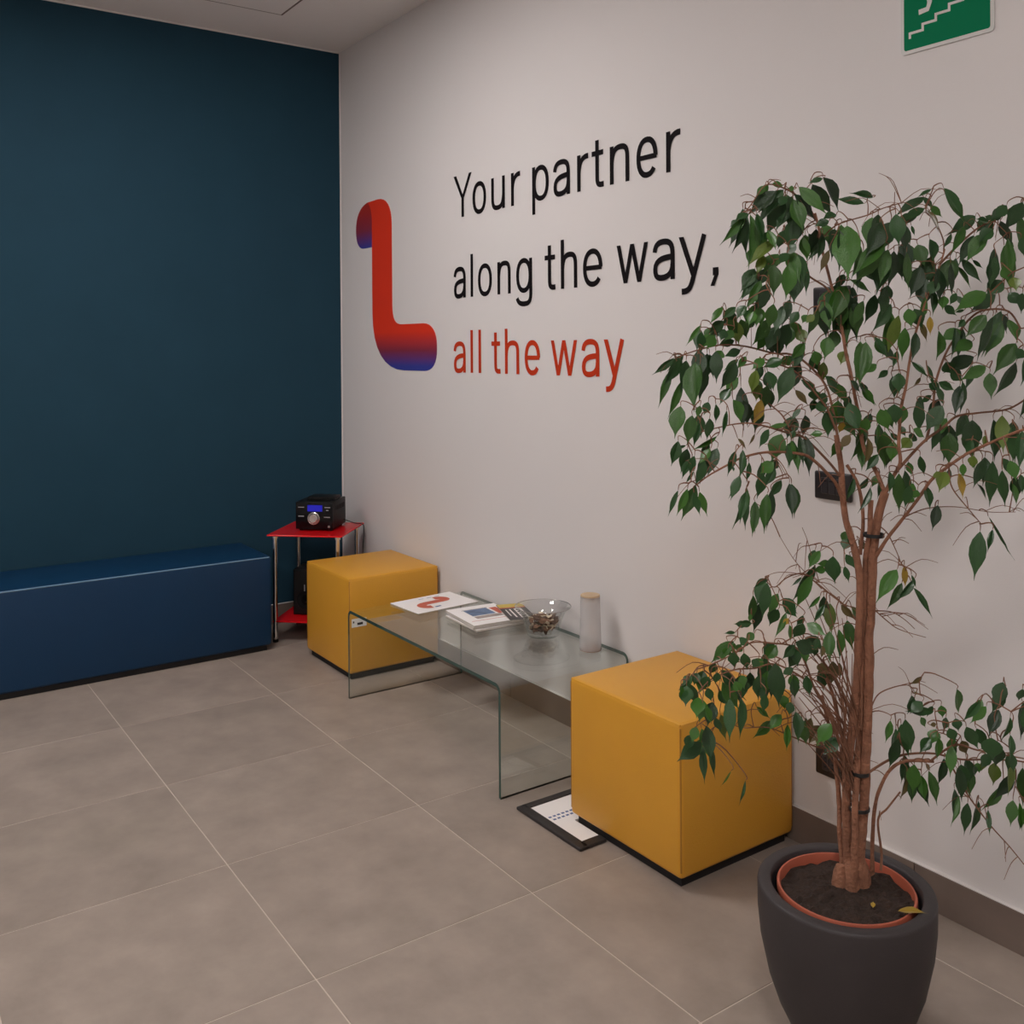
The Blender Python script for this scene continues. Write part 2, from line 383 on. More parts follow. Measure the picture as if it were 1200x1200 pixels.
# logo: folded ribbon shaped like an S and an L
lg = thing('wall_logo', 'red ribbon logo fading to blue painted beside the wall lettering', 'logo', (.6, 0, 1.3))
def outline(parent, name, pts, m, y):
    b = MB(); n = len(pts)
    b.add([(x, y, z) for x, z in pts]+[(x, 0, z) for x, z in pts], [tuple(range(n))]+[(i, n+i, n+(i+1) % n, (i+1) % n) for i in range(n)])
    return obj(name, b, m, parent)
RED, MID, BLU = (.72, .036, .010), (.22, .025, .055), (.035, .045, .30)
hook = bez((.372, 1.936), (.31, 1.936), (.29, 1.935), (.262, 1.937))+bez((.262, 1.937), (.215, 1.945), (.190, 1.975), (.188, 2.03))[1:]+bez((.188, 2.03), (.188, 2.11), (.235, 2.155), (.32, 2.168))[1:]+[(.46, 2.168), (.46, 2.0), (.372, 2.0)]
outline(lg, 'hook', hook, gradient_mat('logo_hook', 1.94-1.3, 2.13-1.3, BLU, MID, (.36, .02, .014)), -.0012)
body = (bez((.372, 2.07), (.372, 2.12), (.35, 2.15), (.325, 2.168))[0:] + [(.44, 2.170)] + bez((.44, 2.170), (.53, 2.170), (.584, 2.12), (.584, 2.03))[1:]
        + bez((.584, 1.64), (.584, 1.56), (.61, 1.536), (.69, 1.536)) + bez((.89, 1.536), (.97, 1.536), (1.012, 1.49), (1.012, 1.435)) + bez((1.012, 1.415), (1.012, 1.35), (.97, 1.314), (.895, 1.314))[0:]
        + bez((.70, 1.314), (.50, 1.314), (.372, 1.41), (.372, 1.60)))
outline(lg, 'ribbon', body, gradient_mat('logo_ribbon', 1.335-1.3, 1.50-1.3, BLU, MID, RED), -.0020)

# stairs sign
sg = thing('emergency_stairs_sign', 'green and white stairs sign high on the white wall above the ficus', 'sign', (3.487, 0, 2.16))
def rrect(x0, x1, z0, z1, r):
    p = []
    for cx, cz, a in ((x1-r, z0+r, -90), (x1-r, z1-r, 0), (x0+r, z1-r, 90), (x0+r, z0+r, 180)):
        p += [(cx+r*math.cos(math.radians(a+k*22.5)), cz+r*math.sin(math.radians(a+k*22.5))) for k in range(5)]
    return p
outline(sg, 'plate', rrect(3.365, 3.609, 2.157, 2.467, .010), 'sign_white', -.004)
outline(sg, 'green_field', rrect(3.374, 3.600, 2.166, 2.458, .006), 'sign_green', -.0046)
b = MB()
zz = 2.2035; xx = 3.391
stp = [(xx, zz-.006), (xx, zz+.004)]
for k in range(5):
    stp += [(xx+.0355*(k+1), zz+.004+.0147*k), (xx+.0355*(k+1), zz+.004+.0147*(k+1))]
stp.append((xx+.0355*6, zz+.004+.0147*5))
for i in range(len(stp)-1):
    (xa, za), (xb, zb) = stp[i], stp[i+1]; q = .0033
    quad(b, [(min(xa, xb)-q, min(za, zb)-q), (max(xa, xb)+q, min(za, zb)-q), (max(xa, xb)+q, max(za, zb)+q), (min(xa, xb)-q, max(za, zb)+q)], -.0052)
obj('stairs', b, 'sign_white', sg)
b = MB()
ribbon(b, ell(3.475, 2.395, .008, .008, 0, 360)[:-1], .016, -.0052, True)
for pts, s in (([(3.470, 2.370), (3.462, 2.325)], .026), ([(3.462, 2.325), (3.440, 2.300), (3.446, 2.272), (3.440, 2.256), (3.416, 2.254)], .013), ([(3.464, 2.325), (3.486, 2.305), (3.492, 2.275), (3.508, 2.272)], .014),
               ([(3.466, 2.368), (3.440, 2.352), (3.428, 2.332)], .010), ([(3.474, 2.368), (3.495, 2.345), (3.512, 2.350)], .010)): ribbon(b, pts, s, -.0052)
obj('figure', b, 'sign_white', sg)
b = MB(); ribbon(b, [(3.58, 2.43), (3.545, 2.37)], .012, -.0052); quad(b, [(3.535, 2.352), (3.566, 2.366), (3.5505, 2.375), (3.535, 2.384)], -.0052)
obj('arrow', b, 'sign_white', sg)

# switches and socket
def plate(x0, z0, x1, z1, kind, lab):
    t = thing(kind, lab, 'wall socket' if 'socket' in kind else 'light switch', ((x0+x1)/2, 0, (z0+z1)/2), None)
    b = MB(); b.box(x0, x1, -.011, 0, z0, z1, bev=.005, seg=3); obj('cover_plate', b, 'switch', t, True)
    n = 3; wk = (x1-x0-.046)/n
    for k in range(n):
        xa = x0+.023+k*wk
        b = MB()
        if 'socket' in kind:
            b.box(xa+.001, xa+wk-.001, -.0125, -.008, z0+.016, z1-.016, bev=.002, seg=1)
            o = obj('module', b, 'switch_key', t)
            b = MB()
            for dz in (-.012, 0, .012):
                b.T = Matrix.Translation((xa+wk/2, -.0122, (z0+z1)/2+dz)) @ Matrix.Rotation(math.pi/2, 4, 'X'); b.lathe((0, 0, 0), [(.003, 0), (.003, .002)], 10)
            obj('hole', b, 'black', o)
        else:
            b.box(xa+.001, xa+wk-.001, -.0135, -.008, z0+.016, z1-.016, bev=.002, seg=1); o = obj('rocker', b, 'switch_key', t)
            b = MB(); b.box(xa+.004, xa+wk-.004, -.0142, -.013, (z0+z1)/2+.012, (z0+z1)/2+.0145); obj('ridge', b, 'dark_vent', o)
plate(3.094, .992, 3.214, 1.069, 'light_switch', 'charcoal switch plate at waist height on the white wall behind the ficus')
plate(3.092, 1.502, 3.212, 1.579, 'light_switch', 'charcoal switch plate higher up, hidden among the ficus leaves')
plate(3.093, .224, 3.213, .304, 'wall_socket', 'charcoal socket plate low on the white wall behind the ficus stems')

# ------------------------------------------------------------------ seats
def ottoman(name, lab, cat, x0, x1, y0, y1, h, cover, seam, loc, grp=None, bev=.014):
    t = thing(name, lab, cat, loc, grp)
    b = MB(); b.box(x0, x1, y0, y1, .026, h, bev=bev, seg=4); body = obj('cover', b, cover, t, True, sharp=60)
    b = MB(); i = .018; b.box(x0+i, x1-i, y0+i, y1-i, 0, .030); obj('plinth', b, 'black', t)
    zt = h-.006; q = .006
    b = MB(); p = [(x0+q, y0+q, zt), (x1-q, y0+q, zt), (x1-q, y1-q, zt), (x0+q, y1-q, zt)]
    for k in range(4): b.tube([p[k], p[(k+1) % 4]], .0042, 8)
    obj('piping', b, seam, body, True)
    for px, py, sx, sy in ((x0, y0, 1, 1), (x1, y0, -1, 1), (x1, y1, -1, -1)):
        b = MB(); b.tube([(px+sx*.0045, py+sy*.0045, .045), (px+sx*.0045, py+sy*.0045, h-.012)], .0026, 6)
        obj('edge_seam', b, 'yellow_seam' if cover == 'yellow' else cover, body, True)
    return t
o1 = ottoman('cube_ottoman', 'yellow cube ottoman beside the potted ficus, hiding part of a floor frame', 'ottoman', 2.555, 3.020, -.460, -.014, .434, 'yellow', 'yellow', (2.787, -.237, 0), 'yellow cube ottomans')
o2 = ottoman('cube_ottoman', 'yellow cube ottoman beside the red side table, with a white tag', 'ottoman', .580, 1.036, -.458, -.014, .436, 'yellow', 'yellow', (.808, -.236, 0), 'yellow cube ottomans')
b = MB(); b.box(1.036, 1.0372, -.446, -.376, .226, .262); tg = obj('tag', b, 'paper', o2, label='white tag with small dark print')
b = MB(); b.box(1.0371, 1.0376, -.420, -.394, .234, .244); b.box(1.0371, 1.0376, -.440, -.434, .244, .252); obj('print', b, 'dark_vent', tg)
bench = ottoman('bench', 'long blue upholstered bench against the dark blue wall', 'bench', .012, .428, -2.10, -.567, .445, 'blue', 'blue', (.22, -1.33, 0), bev=.012)
b = MB(); b.tube([(.4245, -2.09, .4405), (.4265, -1.6, .4412), (.4245, -1.1, .4408), (.4262, -.578, .4405)], .0032, 8); obj('front_piping', b, 'blue_seam_highlight', bench, True, label='pale worn piping with a painted highlight along the front edge')

# ------------------------------------------------------------------ red corner table, stereo, speaker
RA = math.radians(47); RC = (.300, -.281); HS = .187; ZT = .525
rt = thing('side_table', 'red glass side table with chrome legs standing in the corner', 'side table', (RC[0], RC[1], 0))
T = rotz(RC[0], RC[1], 0, RA)
def slab(z, s):
    b = MB(T); b.box(-s, s, -s, s, z-.008, z, bev=.0025, seg=2); return b
obj('tabletop', slab(ZT, HS), 'red_glass', rt); obj('lower_shelf', slab(.105, HS-.02), 'red_glass', rt)
li = HS-.030
for sx, sy in ((-1, -1), (1, -1), (1, 1), (-1, 1)):
    b = MB(T); b.lathe((sx*li, sy*li, 0), [(.0115, .012), (.0115, ZT-.008)], 16); lg_ = obj('leg', b, 'chrome', rt, True)
    b = MB(T); b.lathe((sx*li, sy*li, 0), [(.014, 0), (.014, .014)], 12); obj('foot', b, 'black_plastic', lg_)
    b = MB(T); b.lathe((sx*li, sy*li, 0), [(.0155, ZT-.022), (.0155, ZT-.008)], 12); obj('collar', b, 'chrome', lg_, True)
# local frame of the table: -y faces the room
st = thing('stereo', 'small black stereo with blue display and silver knob on the red table', 'stereo', (RC[0], RC[1], ZT))
sc_ = at_z(368.2, 622.3, ZT); SW, SD, SH = .190, .205, .142
fx = Vector((math.cos(RA), math.sin(RA), 0)); fy = Vector((-math.sin(RA), math.cos(RA), 0))
T2 = rotz(sc_.x, sc_.y, ZT+.0004, RA)
b = MB(T2); b.box(-SW/2, SW/2, .006, SD, .008, SH, bev=.004, seg=2); body = obj('body', b, 'black_plastic', st, True)
b = MB(T2); b.box(-SW/2, SW/2, 0, .008, .008, SH-.002, bev=.003, seg=2); fp = obj('front_panel', b, 'black_gloss', st, True)
b = MB(T2); b.box(-.033, .042, -.0012, .002, .096, .127); obj('display', b, 'display', fp)
TK = T2 @ Matrix.Translation((-.001, -.0, .062)) @ Matrix.Rotation(math.pi/2, 4, 'X')
b = MB(TK); b.lathe((0, 0, 0), [(.031, 0), (.031, .006), (.028, .008), (.024, .006), (.024, 0)], 28); obj('knob_ring', b, 'silver', fp, True)
b = MB(TK); b.lathe((0, 0, 0), [(.022, 0), (.022, .014), (.019, .017), (.0, .016)], 28); obj('volume_knob', b, 'silver', fp, True)
for cx, cz, w_ in ((-.066, .116, .03), (-.066, .072, .028), (.068, .116, .028), (.068, .102, .012), (.066, .068, .03)):
    b = MB(T2); b.box(cx-w_/2, cx+w_/2, -.002, .002, cz-.0018, cz+.0018); obj('button', b, 'print', fp)
b = MB(T2 @ Matrix.Translation((.076, 0, .022)) @ Matrix.Rotation(math.pi/2, 4, 'X')); b.lathe((0, 0, 0), [(.0055, 0), (.0055, .002), (.003, .002), (.003, 0)], 14); obj('headphone_jack', b, 'silver', fp)
b = MB(T2); b.box(-.055, .085, .06, .16, SH-.001, SH+.017, bev=.004, seg=2); b.box(-.048, .078, .055, .062, SH+.004, SH+.015); obj('disc_lid', b, 'black_plastic', st, True)
b = MB(T2)
for k in range(7): b.box(SW/2-.0005, SW/2+.001, .05+k*.02, .06+k*.02, .095, .118)
obj('vent', b, 'dark_vent', body)
for sx in (-1, 1):
    for yy in (.025, SD-.025): b = MB(T2); b.lathe((sx*(SW/2-.02), yy, 0), [(.009, 0), (.009, .009)], 10); obj('foot', b, 'black_plastic', st)
sp = thing('speaker', 'black box speaker on the lower shelf of the red table', 'speaker', (RC[0], RC[1], .105))
s0 = at_z(343.5, 720.5, .105); T3 = rotz(s0.x, s0.y, .1054, RA)
b = MB(T3); b.box(0, .135, .004, .15, 0, .225, bev=.004, seg=2); obj('cabinet', b, 'black_plastic', sp, True)
b = MB(T3); b.box(.006, .129, 0, .005, .006, .219, bev=.002, seg=1); gr = obj('grille', b, 'dark_vent', sp)
b = MB(T3 @ Matrix.Translation((.0675, 0, .075)) @ Matrix.Rotation(math.pi/2, 4, 'X')); b.lathe((0, 0, 0), [(.045, 0), (.045, .003), (.040, .003), (.02, -.001), (0, .001)], 24); obj('driver', b, 'black_gloss', gr, True)
b = MB(T3); b.box(.058, .062, -.001, .001, .11, .15); obj('badge', b, 'print', gr)
def crom(P, n=6):
    P = [Vector(p) for p in P]; o = []
    for i in range(len(P)-1):
        a, b_, c, d = P[max(i-1, 0)], P[i], P[i+1], P[min(i+2, len(P)-1)]
        for k in range(n):
            t = k/n; o.append(.5*((2*b_)+(c-a)*t+(2*a-5*b_+4*c-d)*t*t+(3*b_-a-3*c+d)*t**3))
    o.append(P[-1]); return o
TL = rotz(RC[0], RC[1], 0, RA)
b = MB(); b.tube(crom([T2 @ Vector((SW/2-.002, SD-.03, .03)), TL @ Vector((.165, .10, ZT+.012)), TL @ Vector((.203, .105, ZT+.006)), TL @ Vector((.209, .105, ZT-.03)), TL @ Vector((.207, .09, .35)), TL @ Vector((.210, .10, .12)), TL @ Vector((.215, .11, .005))]), .0026, 6); obj('power_cord', b, 'black_plastic', st, True)

# ------------------------------------------------------------------ bent glass table
gt = thing('glass_table', 'bent clear glass coffee table between the two yellow ottomans', 'coffee table', (1.767, -.28, 0))
X0, X1, Y0, Y1, ZG, TH, BR = 1.217, 2.318, -.548, -.014, .360, .012, .028
prof_o = []; prof_i = []
def arcp(cx, cz, r, a0, a1, n=6): return [(cx+r*math.cos(math.radians(a0+(a1-a0)*k/n)), cz+r*math.sin(math.radians(a0+(a1-a0)*k/n))) for k in range(n+1)]
prof_o = [(X0, 0)]+arcp(X0+BR, ZG-BR, BR, 180, 90)+arcp(X1-BR, ZG-BR, BR, 90, 0)+[(X1, 0)]
ri = BR-TH
prof_i = [(X0+TH, 0)]+arcp(X0+BR, ZG-BR, ri, 180, 90)+arcp(X1-BR, ZG-BR, ri, 90, 0)+[(X1-TH, 0)]
n = len(prof_o); h_ = .0015
b = MB(); vs = [(x, Y0, z) for x, z in prof_o]+[(x, Y1, z) for x, z in prof_o]+[(x, Y0, z) for x, z in prof_i]+[(x, Y1, z) for x, z in prof_i]
fs = []; mi = []
def part_glass(i0, i1, name):
    b = MB(); fo = []
    b.add(vs, [(i, i+1, n+i+1, n+i) for i in range(i0, i1)], 0); b.f += [[2*n+i, 3*n+i, 3*n+i+1, 2*n+i+1] for i in range(i0, i1)]; b.mi += [0]*(i1-i0)
    ed = [[i, 2*n+i, 2*n+i+1, i+1] for i in range(i0, i1)]+[[n+i, n+i+1, 3*n+i+1, 3*n+i] for i in range(i0, i1)]
    if i0 == 0: ed.append([0, n, 3*n, 2*n])
    if i1 == n-1: ed.append([n-1, 3*n-1, 4*n-1, 2*n-1])
    b.f += ed; b.mi += [1]*len(ed)
    used = sorted({i for f in b.f for i in f}); mp = {q: k for k, q in enumerate(used)}
    b.v = [b.v[q] for q in used]; b.f = [[mp[i] for i in f] for f in b.f]
    me = obj(name, b, ['glass', 'glass_edge'], gt, True, sharp=40); return me
part_glass(0, 4, 'side_panel'); part_glass(4, n-5, 'tabletop'); part_glass(n-5, n-1, 'side_panel')

# ------------------------------------------------------------------ things on the glass table
def sheet(T, w, d, z0, z1, m, name, parent, mo=None):
    b = MB(T); b.box(-w/2, w/2, -d/2, d/2, z0, z1, bev=min(.0008, (z1-z0)*.3), seg=1); return obj(name, b, m, parent)
# brochure with the ribbon logo on its cover
mg = thing('brochure', 'white brochure with a red and blue ribbon logo on its cover', 'brochure', (1.338, -.213, ZG))
c = [at_z(459.4, 707, ZG+.004), at_z(527.5, 693, ZG+.004), at_z(560.5, 705, ZG+.004), at_z(487, 719.4, ZG+.004)]
cc_ = sum(c, Vector())/4; aa = math.atan2((c[1]-c[0]).y+(c[2]-c[3]).y, (c[1]-c[0]).x+(c[2]-c[3]).x)
TM = rotz(cc_.x, cc_.y, ZG, aa); print('brochure', cc_, math.degrees(aa), (c[1]-c[0]).length, (c[3]-c[0]).length)
sheet(TM, .297, .21, 0, .0035, 'page_edge', 'pages', mg); cv = sheet(TM, .298, .211, .0035, .0045, 'paper', 'cover', mg)
TP = Matrix.Translation((cc_.x, cc_.y, ZG+.0050)) @ Matrix.Rotation(aa, 4, 'Z')
def flat_ribbon(T, pts, s, m, name, parent, dz=0):
    b0 = MB(); ribbon(b0, pts, s, 0)
    b = MB(T); b.add([(v.x, v.z, dz) for v in b0.v[:2*len(pts)]], [[len(pts)+i, len(pts)+i+1, i+1, i] for i in range(len(pts)-1)]); return obj(name, b, m, parent)
lp = bez((-.045, -.052), (-.085, -.05), (-.085, .005), (-.035, .005), 10)+[(.04, .005)]+bez((.045, .005), (.075, .005), (.075, .05), (.03, .05), 8)[1:]
flat_ribbon(TP, lp, .040, 'mag_red', 'cover_logo', cv)
flat_ribbon(TP, [(-.04, -.066), (-.01, -.062)], .012, 'print_blue', 'cover_mark', cv, .0002)
for k in range(3): flat_ribbon(TP, [(-.03+k*.04, .075-.0*k), (-.005+k*.04, .075)], .004, 'print_blue', 'cover_text', cv)
# stack of magazines
zq = ZG+.026
c = [at_z(529, 714, zq), at_z(586, 705.6, zq), at_z(607, 724.5, zq), at_z(548.5, 734, zq)]
cc_ = sum(c, Vector())/4; aa = math.atan2((c[1]-c[0]).y+(c[2]-c[3]).y, (c[1]-c[0]).x+(c[2]-c[3]).x)
wq = ((c[1]-c[0]).length+(c[2]-c[3]).length)/2; dq = ((c[3]-c[0]).length+(c[2]-c[1]).length)/2; print('mag2', cc_, math.degrees(aa), wq, dq)
MLAB = ['white magazine at the bottom of the stack beside the glass bowl', 'pale magazine in the middle of the stack beside the glass bowl', 'magazine with a blue photograph on top of the stack']
for k in range(3):
    z0 = ZG+.0085*k; a2 = aa+(.05, -.03, 0)[k]; TT = rotz(cc_.x+(.004, -.003, 0)[k], cc_.y+(-.004, .002, 0)[k], z0, a2)
    t = thing('magazine', MLAB[k], 'magazine', (cc_.x, cc_.y, z0), 'magazines on the glass table')
    sheet(TT, wq-.004*(2-k), dq-.003*(2-k), .0006, .0077, 'page_edge', 'pages', t)
    sheet(TT, wq-.004*(2-k), dq-.003*(2-k), 0, .0006, 'paper' if k else 'mag_dark', 'back_cover', t)
    cv = sheet(TT, wq-.004*(2-k), dq-.003*(2-k), .0077, .0085, 'paper' if k != 1 else 'mag_grey', 'cover', t)
def patch(T, x0, x1, y0, y1, z, m, name, parent): b = MB(T); b.box(x0, x1, y0, y1, z-.0004, z); return obj(name, b, m, parent)
TT = rotz(cc_.x, cc_.y, ZG+.017, aa)
patch(TT, -.055, .045, -.01, .075, .0088, 'mag_blue', 'cover_photo', cv); patch(TT, -.055, .06, -.05, -.018, .0088, 'mag_grey', 'cover_strip', cv)
patch(TT, -.06, .05, .078, .081, .0089, 'mag_dark', 'cover_line', cv); patch(TT, -.09, .08, -.075, -.072, .0088, 'mag_red', 'cover_line', cv)
patch(TT, .055, .085, -.02, .07, .0088, 'mag_red', 'cover_stripe', cv).hide_render = False
# booklet with yellow band lying over the stack toward the bowl
zb = ZG+.0256
T4 = rotz(1.735, -.078, zb, math.radians(-20))
bk = thing('booklet', 'dark booklet with yellow band and white lettering leaning toward the glass bowl', 'booklet', (1.735, -.078, zb), 'magazines on the glass table')
sheet(T4, .225, .105, 0, .004, 'page_edge', 'pages', bk); cv = sheet(T4, .226, .106, .004, .005, 'mag_dark', 'cover', bk)
patch(T4, -.112, -.062, -.052, .052, .0053, 'mag_yellow', 'yellow_band', cv); patch(T4, -.062, -.05, -.052, .052, .0053, 'mag_red', 'red_band', cv)
for k, (x0, x1, y0, y1) in enumerate(((-.04, .09, .024, .030), (-.04, .09, .000, .004), (-.04, -.030, .004, .024), (-.012, -.004, .004, .024), (.018, .026, .004, .024), (.044, .052, .004, .024), (.075, .082, .004, .024), (-.035, .08, -.02, -.014), (-.03, .06, -.036, -.032))):
    patch(T4, x0, x1, y0, y1, .0053, 'paper', 'cover_letter', cv)

# glass bowl with dried petals
bc = at_z(636.5, 744, ZG); bc = Vector((bc.x, bc.y, ZG))
bw = thing('glass_bowl', 'flared clear glass bowl of dried petals on the glass table', 'bowl', bc)
outp = [(0, .0), (.056, 0), (.060, .004), (.060, .010), (.064, .03), (.072, .06), (.084, .085), (.098, .102), (.104, .106)]
inp = [(.101, .1065), (.095, .101), (.081, .085), (.069, .06), (.061, .03), (.056, .014), (0, .012)]
b = MB(); b.lathe(bc, outp+inp, 48); obj('bowl', b, 'bowl_glass', bw, True, sharp=50)
b = MB(); b.lathe(bc, [(.1015, .1055), (.1025, .1072), (.1045, .1070), (.1045, .1055)], 48, closed=True); obj('rim', b, 'silver', bw, True)
rr = random.Random(3)
pm = {}
def petal_mesh(k):
    b = MB(); nn = 8
    vs = [(0, 0, .004)]; 
    for i in range(nn):
        a = 2*math.pi*i/nn; r = 1-.25*rr.random(); vs.append((.020*r*math.cos(a), .014*r*math.sin(a), .006*math.cos(2*a)+.002*rr.random()))
    for i in range(nn): vs.append((vs[i+1][0]*.9, vs[i+1][1]*.9, vs[i+1][2]-.003))
    vs.append((0, 0, .0))
    fs = [(0, 1+i, 1+(i+1) % nn) for i in range(nn)]+[(1+i, 1+nn+i, 1+nn+(i+1) % nn, 1+(i+1) % nn) for i in range(nn)]+[(2*nn+1, 1+nn+(i+1) % nn, 1+nn+i) for i in range(nn)]
    b.add(vs, fs); return b
for k in range(110):
    mk = ('leaf_cream', 'leaf_brown', 'leaf_brown', 'leaf_rust', 'leaf_rust', 'leaf_cream')[k % 6]
    z = .020+.048*rr.random(); rad = (.044+.13*(z-.02))*math.sqrt(rr.random())*.95; a = rr.random()*6.283
    if k % 6 == 0 and z < .045: z += .022
    T = Matrix.Translation(bc+Vector((rad*math.cos(a), rad*math.sin(a), z))) @ Matrix.Rotation(rr.random()*6, 4, 'Z') @ Matrix.Rotation(rr.uniform(-.9, .9), 4, 'X')
    key = (mk, k % 3)
    if key not in pm:
        o = obj('petal', petal_mesh(k), mk, None, True); pm[key] = o.data
    else: o = bpy.data.objects.new('petal', pm[key]); COL.objects.link(o)
    o.parent = bw; o.matrix_basis = Matrix.Translation(-bc) @ T
# frosted holder
vc = at_z(692, 761, ZG); vc = Vector((vc.x, vc.y, ZG))
vs_ = thing('frosted_lantern', 'tall frosted glass cylinder with a wooden lid beside the bowl', 'lantern', vc)
b = MB(); b.lathe(vc, [(.0385, .002), (.0385, .012), (.0345, .187), (.0325, .187), (.0365, .012), (.0365, .002)], 40, closed=True); obj('shade', b, 'frost', vs_, True, sharp=50)
b = MB(); b.lathe(vc, [(.0375, 0), (.0375, .006), (.0355, .007), (0, .007)], 40); obj('base', b, 'brown', vs_, True)
b = MB(); b.lathe(vc, [(.0310, .176), (.0310, .187), (.0340, .187), (.0340, .191), (.0325, .1925), (0, .1925)], 40); obj('lid', b, 'wood', vs_, True)

# ------------------------------------------------------------------ framed sheet on the floor
fr = thing('floor_frame', 'black framed white notice lying on the floor under the yellow ottoman', 'picture frame', (2.555, -.46, 0))
FX0, FX1, FY0, FY1 = 2.400, 2.712, -.548, -.430
b = MB(); fw_ = .033
def framebar(b, x0, x1, y0, y1): b.box(x0, x1, y0, y1, 0, .010, bev=.003, seg=2)
framebar(b, FX0, FX1, FY0, FY0+fw_); framebar(b, FX0, FX0+fw_*.8, FY0+fw_*.6, -.300); framebar(b, FX1-fw_, FX1, FY0+fw_*.6, -.450)
b.box(FX0+.002, 2.564, -.320, -.300, 0, .010, bev=.003)
obj('frame', b, 'frame', fr)
b = MB(); b.box(FX0+fw_*.7, 2.564, FY0+fw_*.9, -.305, .001, .0055); b.box(2.564, FX1-fw_*.9, FY0+fw_*.9, -.450, .001, .0055); pp = obj('notice', b, 'paper', fr)
for k in range(2):
    for j in range(9):
        b = MB(); x = 2.452+j*.017; y = -.462+k*.012-(.0 if k else .006)
        b = MB(); xx_, yy_ = 2.505+k*.018, -.505+j*.016+k*.004
        b.box(xx_, xx_+.008, yy_, yy_+.010, .0054, .0058); obj('letter', b, 'print_blue', pp)

# ------------------------------------------------------------------ planter and ficus
PH = .320
pc = at_z(990.5, 1037, PH); pc = Vector((pc.x, pc.y, 0)); print('pot', pc)
pl = thing('planter', 'round anthracite planter holding the ficus in its terracotta pot', 'planter', pc)
pr = [(0, 0), (.088, 0), (.094, .003), (.106, .025), (.119, .053), (.133, .081), (.152, .136), (.1675, .209), (.1730, .265), (.1735, .312), (.1725, .318), (.170, PH), (.1490, PH), (.1465, .318), (.1455, .30), (.143, .21), (.126, .12), (.10, .055), (.08, .022), (0, .02)]
b = MB(); b.lathe(pc, pr, 64); obj('shell', b, 'anthracite', pl, True, sharp=50)
fc = thing('potted_ficus', 'tall leafy weeping fig tree in a terracotta pot by the white wall', 'potted tree', pc+Vector((0, 0, .02)))
ic = at_z(993.5, 1042, .303); ic = Vector((ic.x, ic.y, 0))
ic = pc+Vector((ic.x-pc.x, ic.y-pc.y, 0))*.25
b = MB(); b.lathe(ic, [(.068, .0232), (.080, .047), (.118, .20), (.130, .294), (.134, .296), (.136, .299), (.136, .312), (.1345, .315), (.1310, .315), (.1295, .312), (.1275, .294), (.08, .06)], 56); obj('nursery_pot', b, 'terracotta', fc, True, sharp=40)
# soil surface
b = MB(); nr, na = 14, 56; vs = [(ic.x, ic.y, .302)]; fs = []
for i in range(1, nr+1):
    for k in range(na):
        r = .1285*i/nr; a = 2*math.pi*k/na; x, y = ic.x+r*math.cos(a), ic.y+r*math.sin(a)
        z = .302+.009*noise.noise((x*22, y*22, 3))+.008*noise.noise((x*70, y*70, 1))-.004*(i/nr)
        vs.append((x, y, z))
for k in range(na): fs.append((0, 1+k, 1+(k+1) % na))
for i in range(nr-1):
    for k in range(na):
        a = 1+i*na; l = (k+1) % na; fs.append((a+k, a+na+k, a+na+l, a+l))
b.add(vs, fs); so = obj('soil', b, 'soil', fc); so['kind'] = 'stuff'

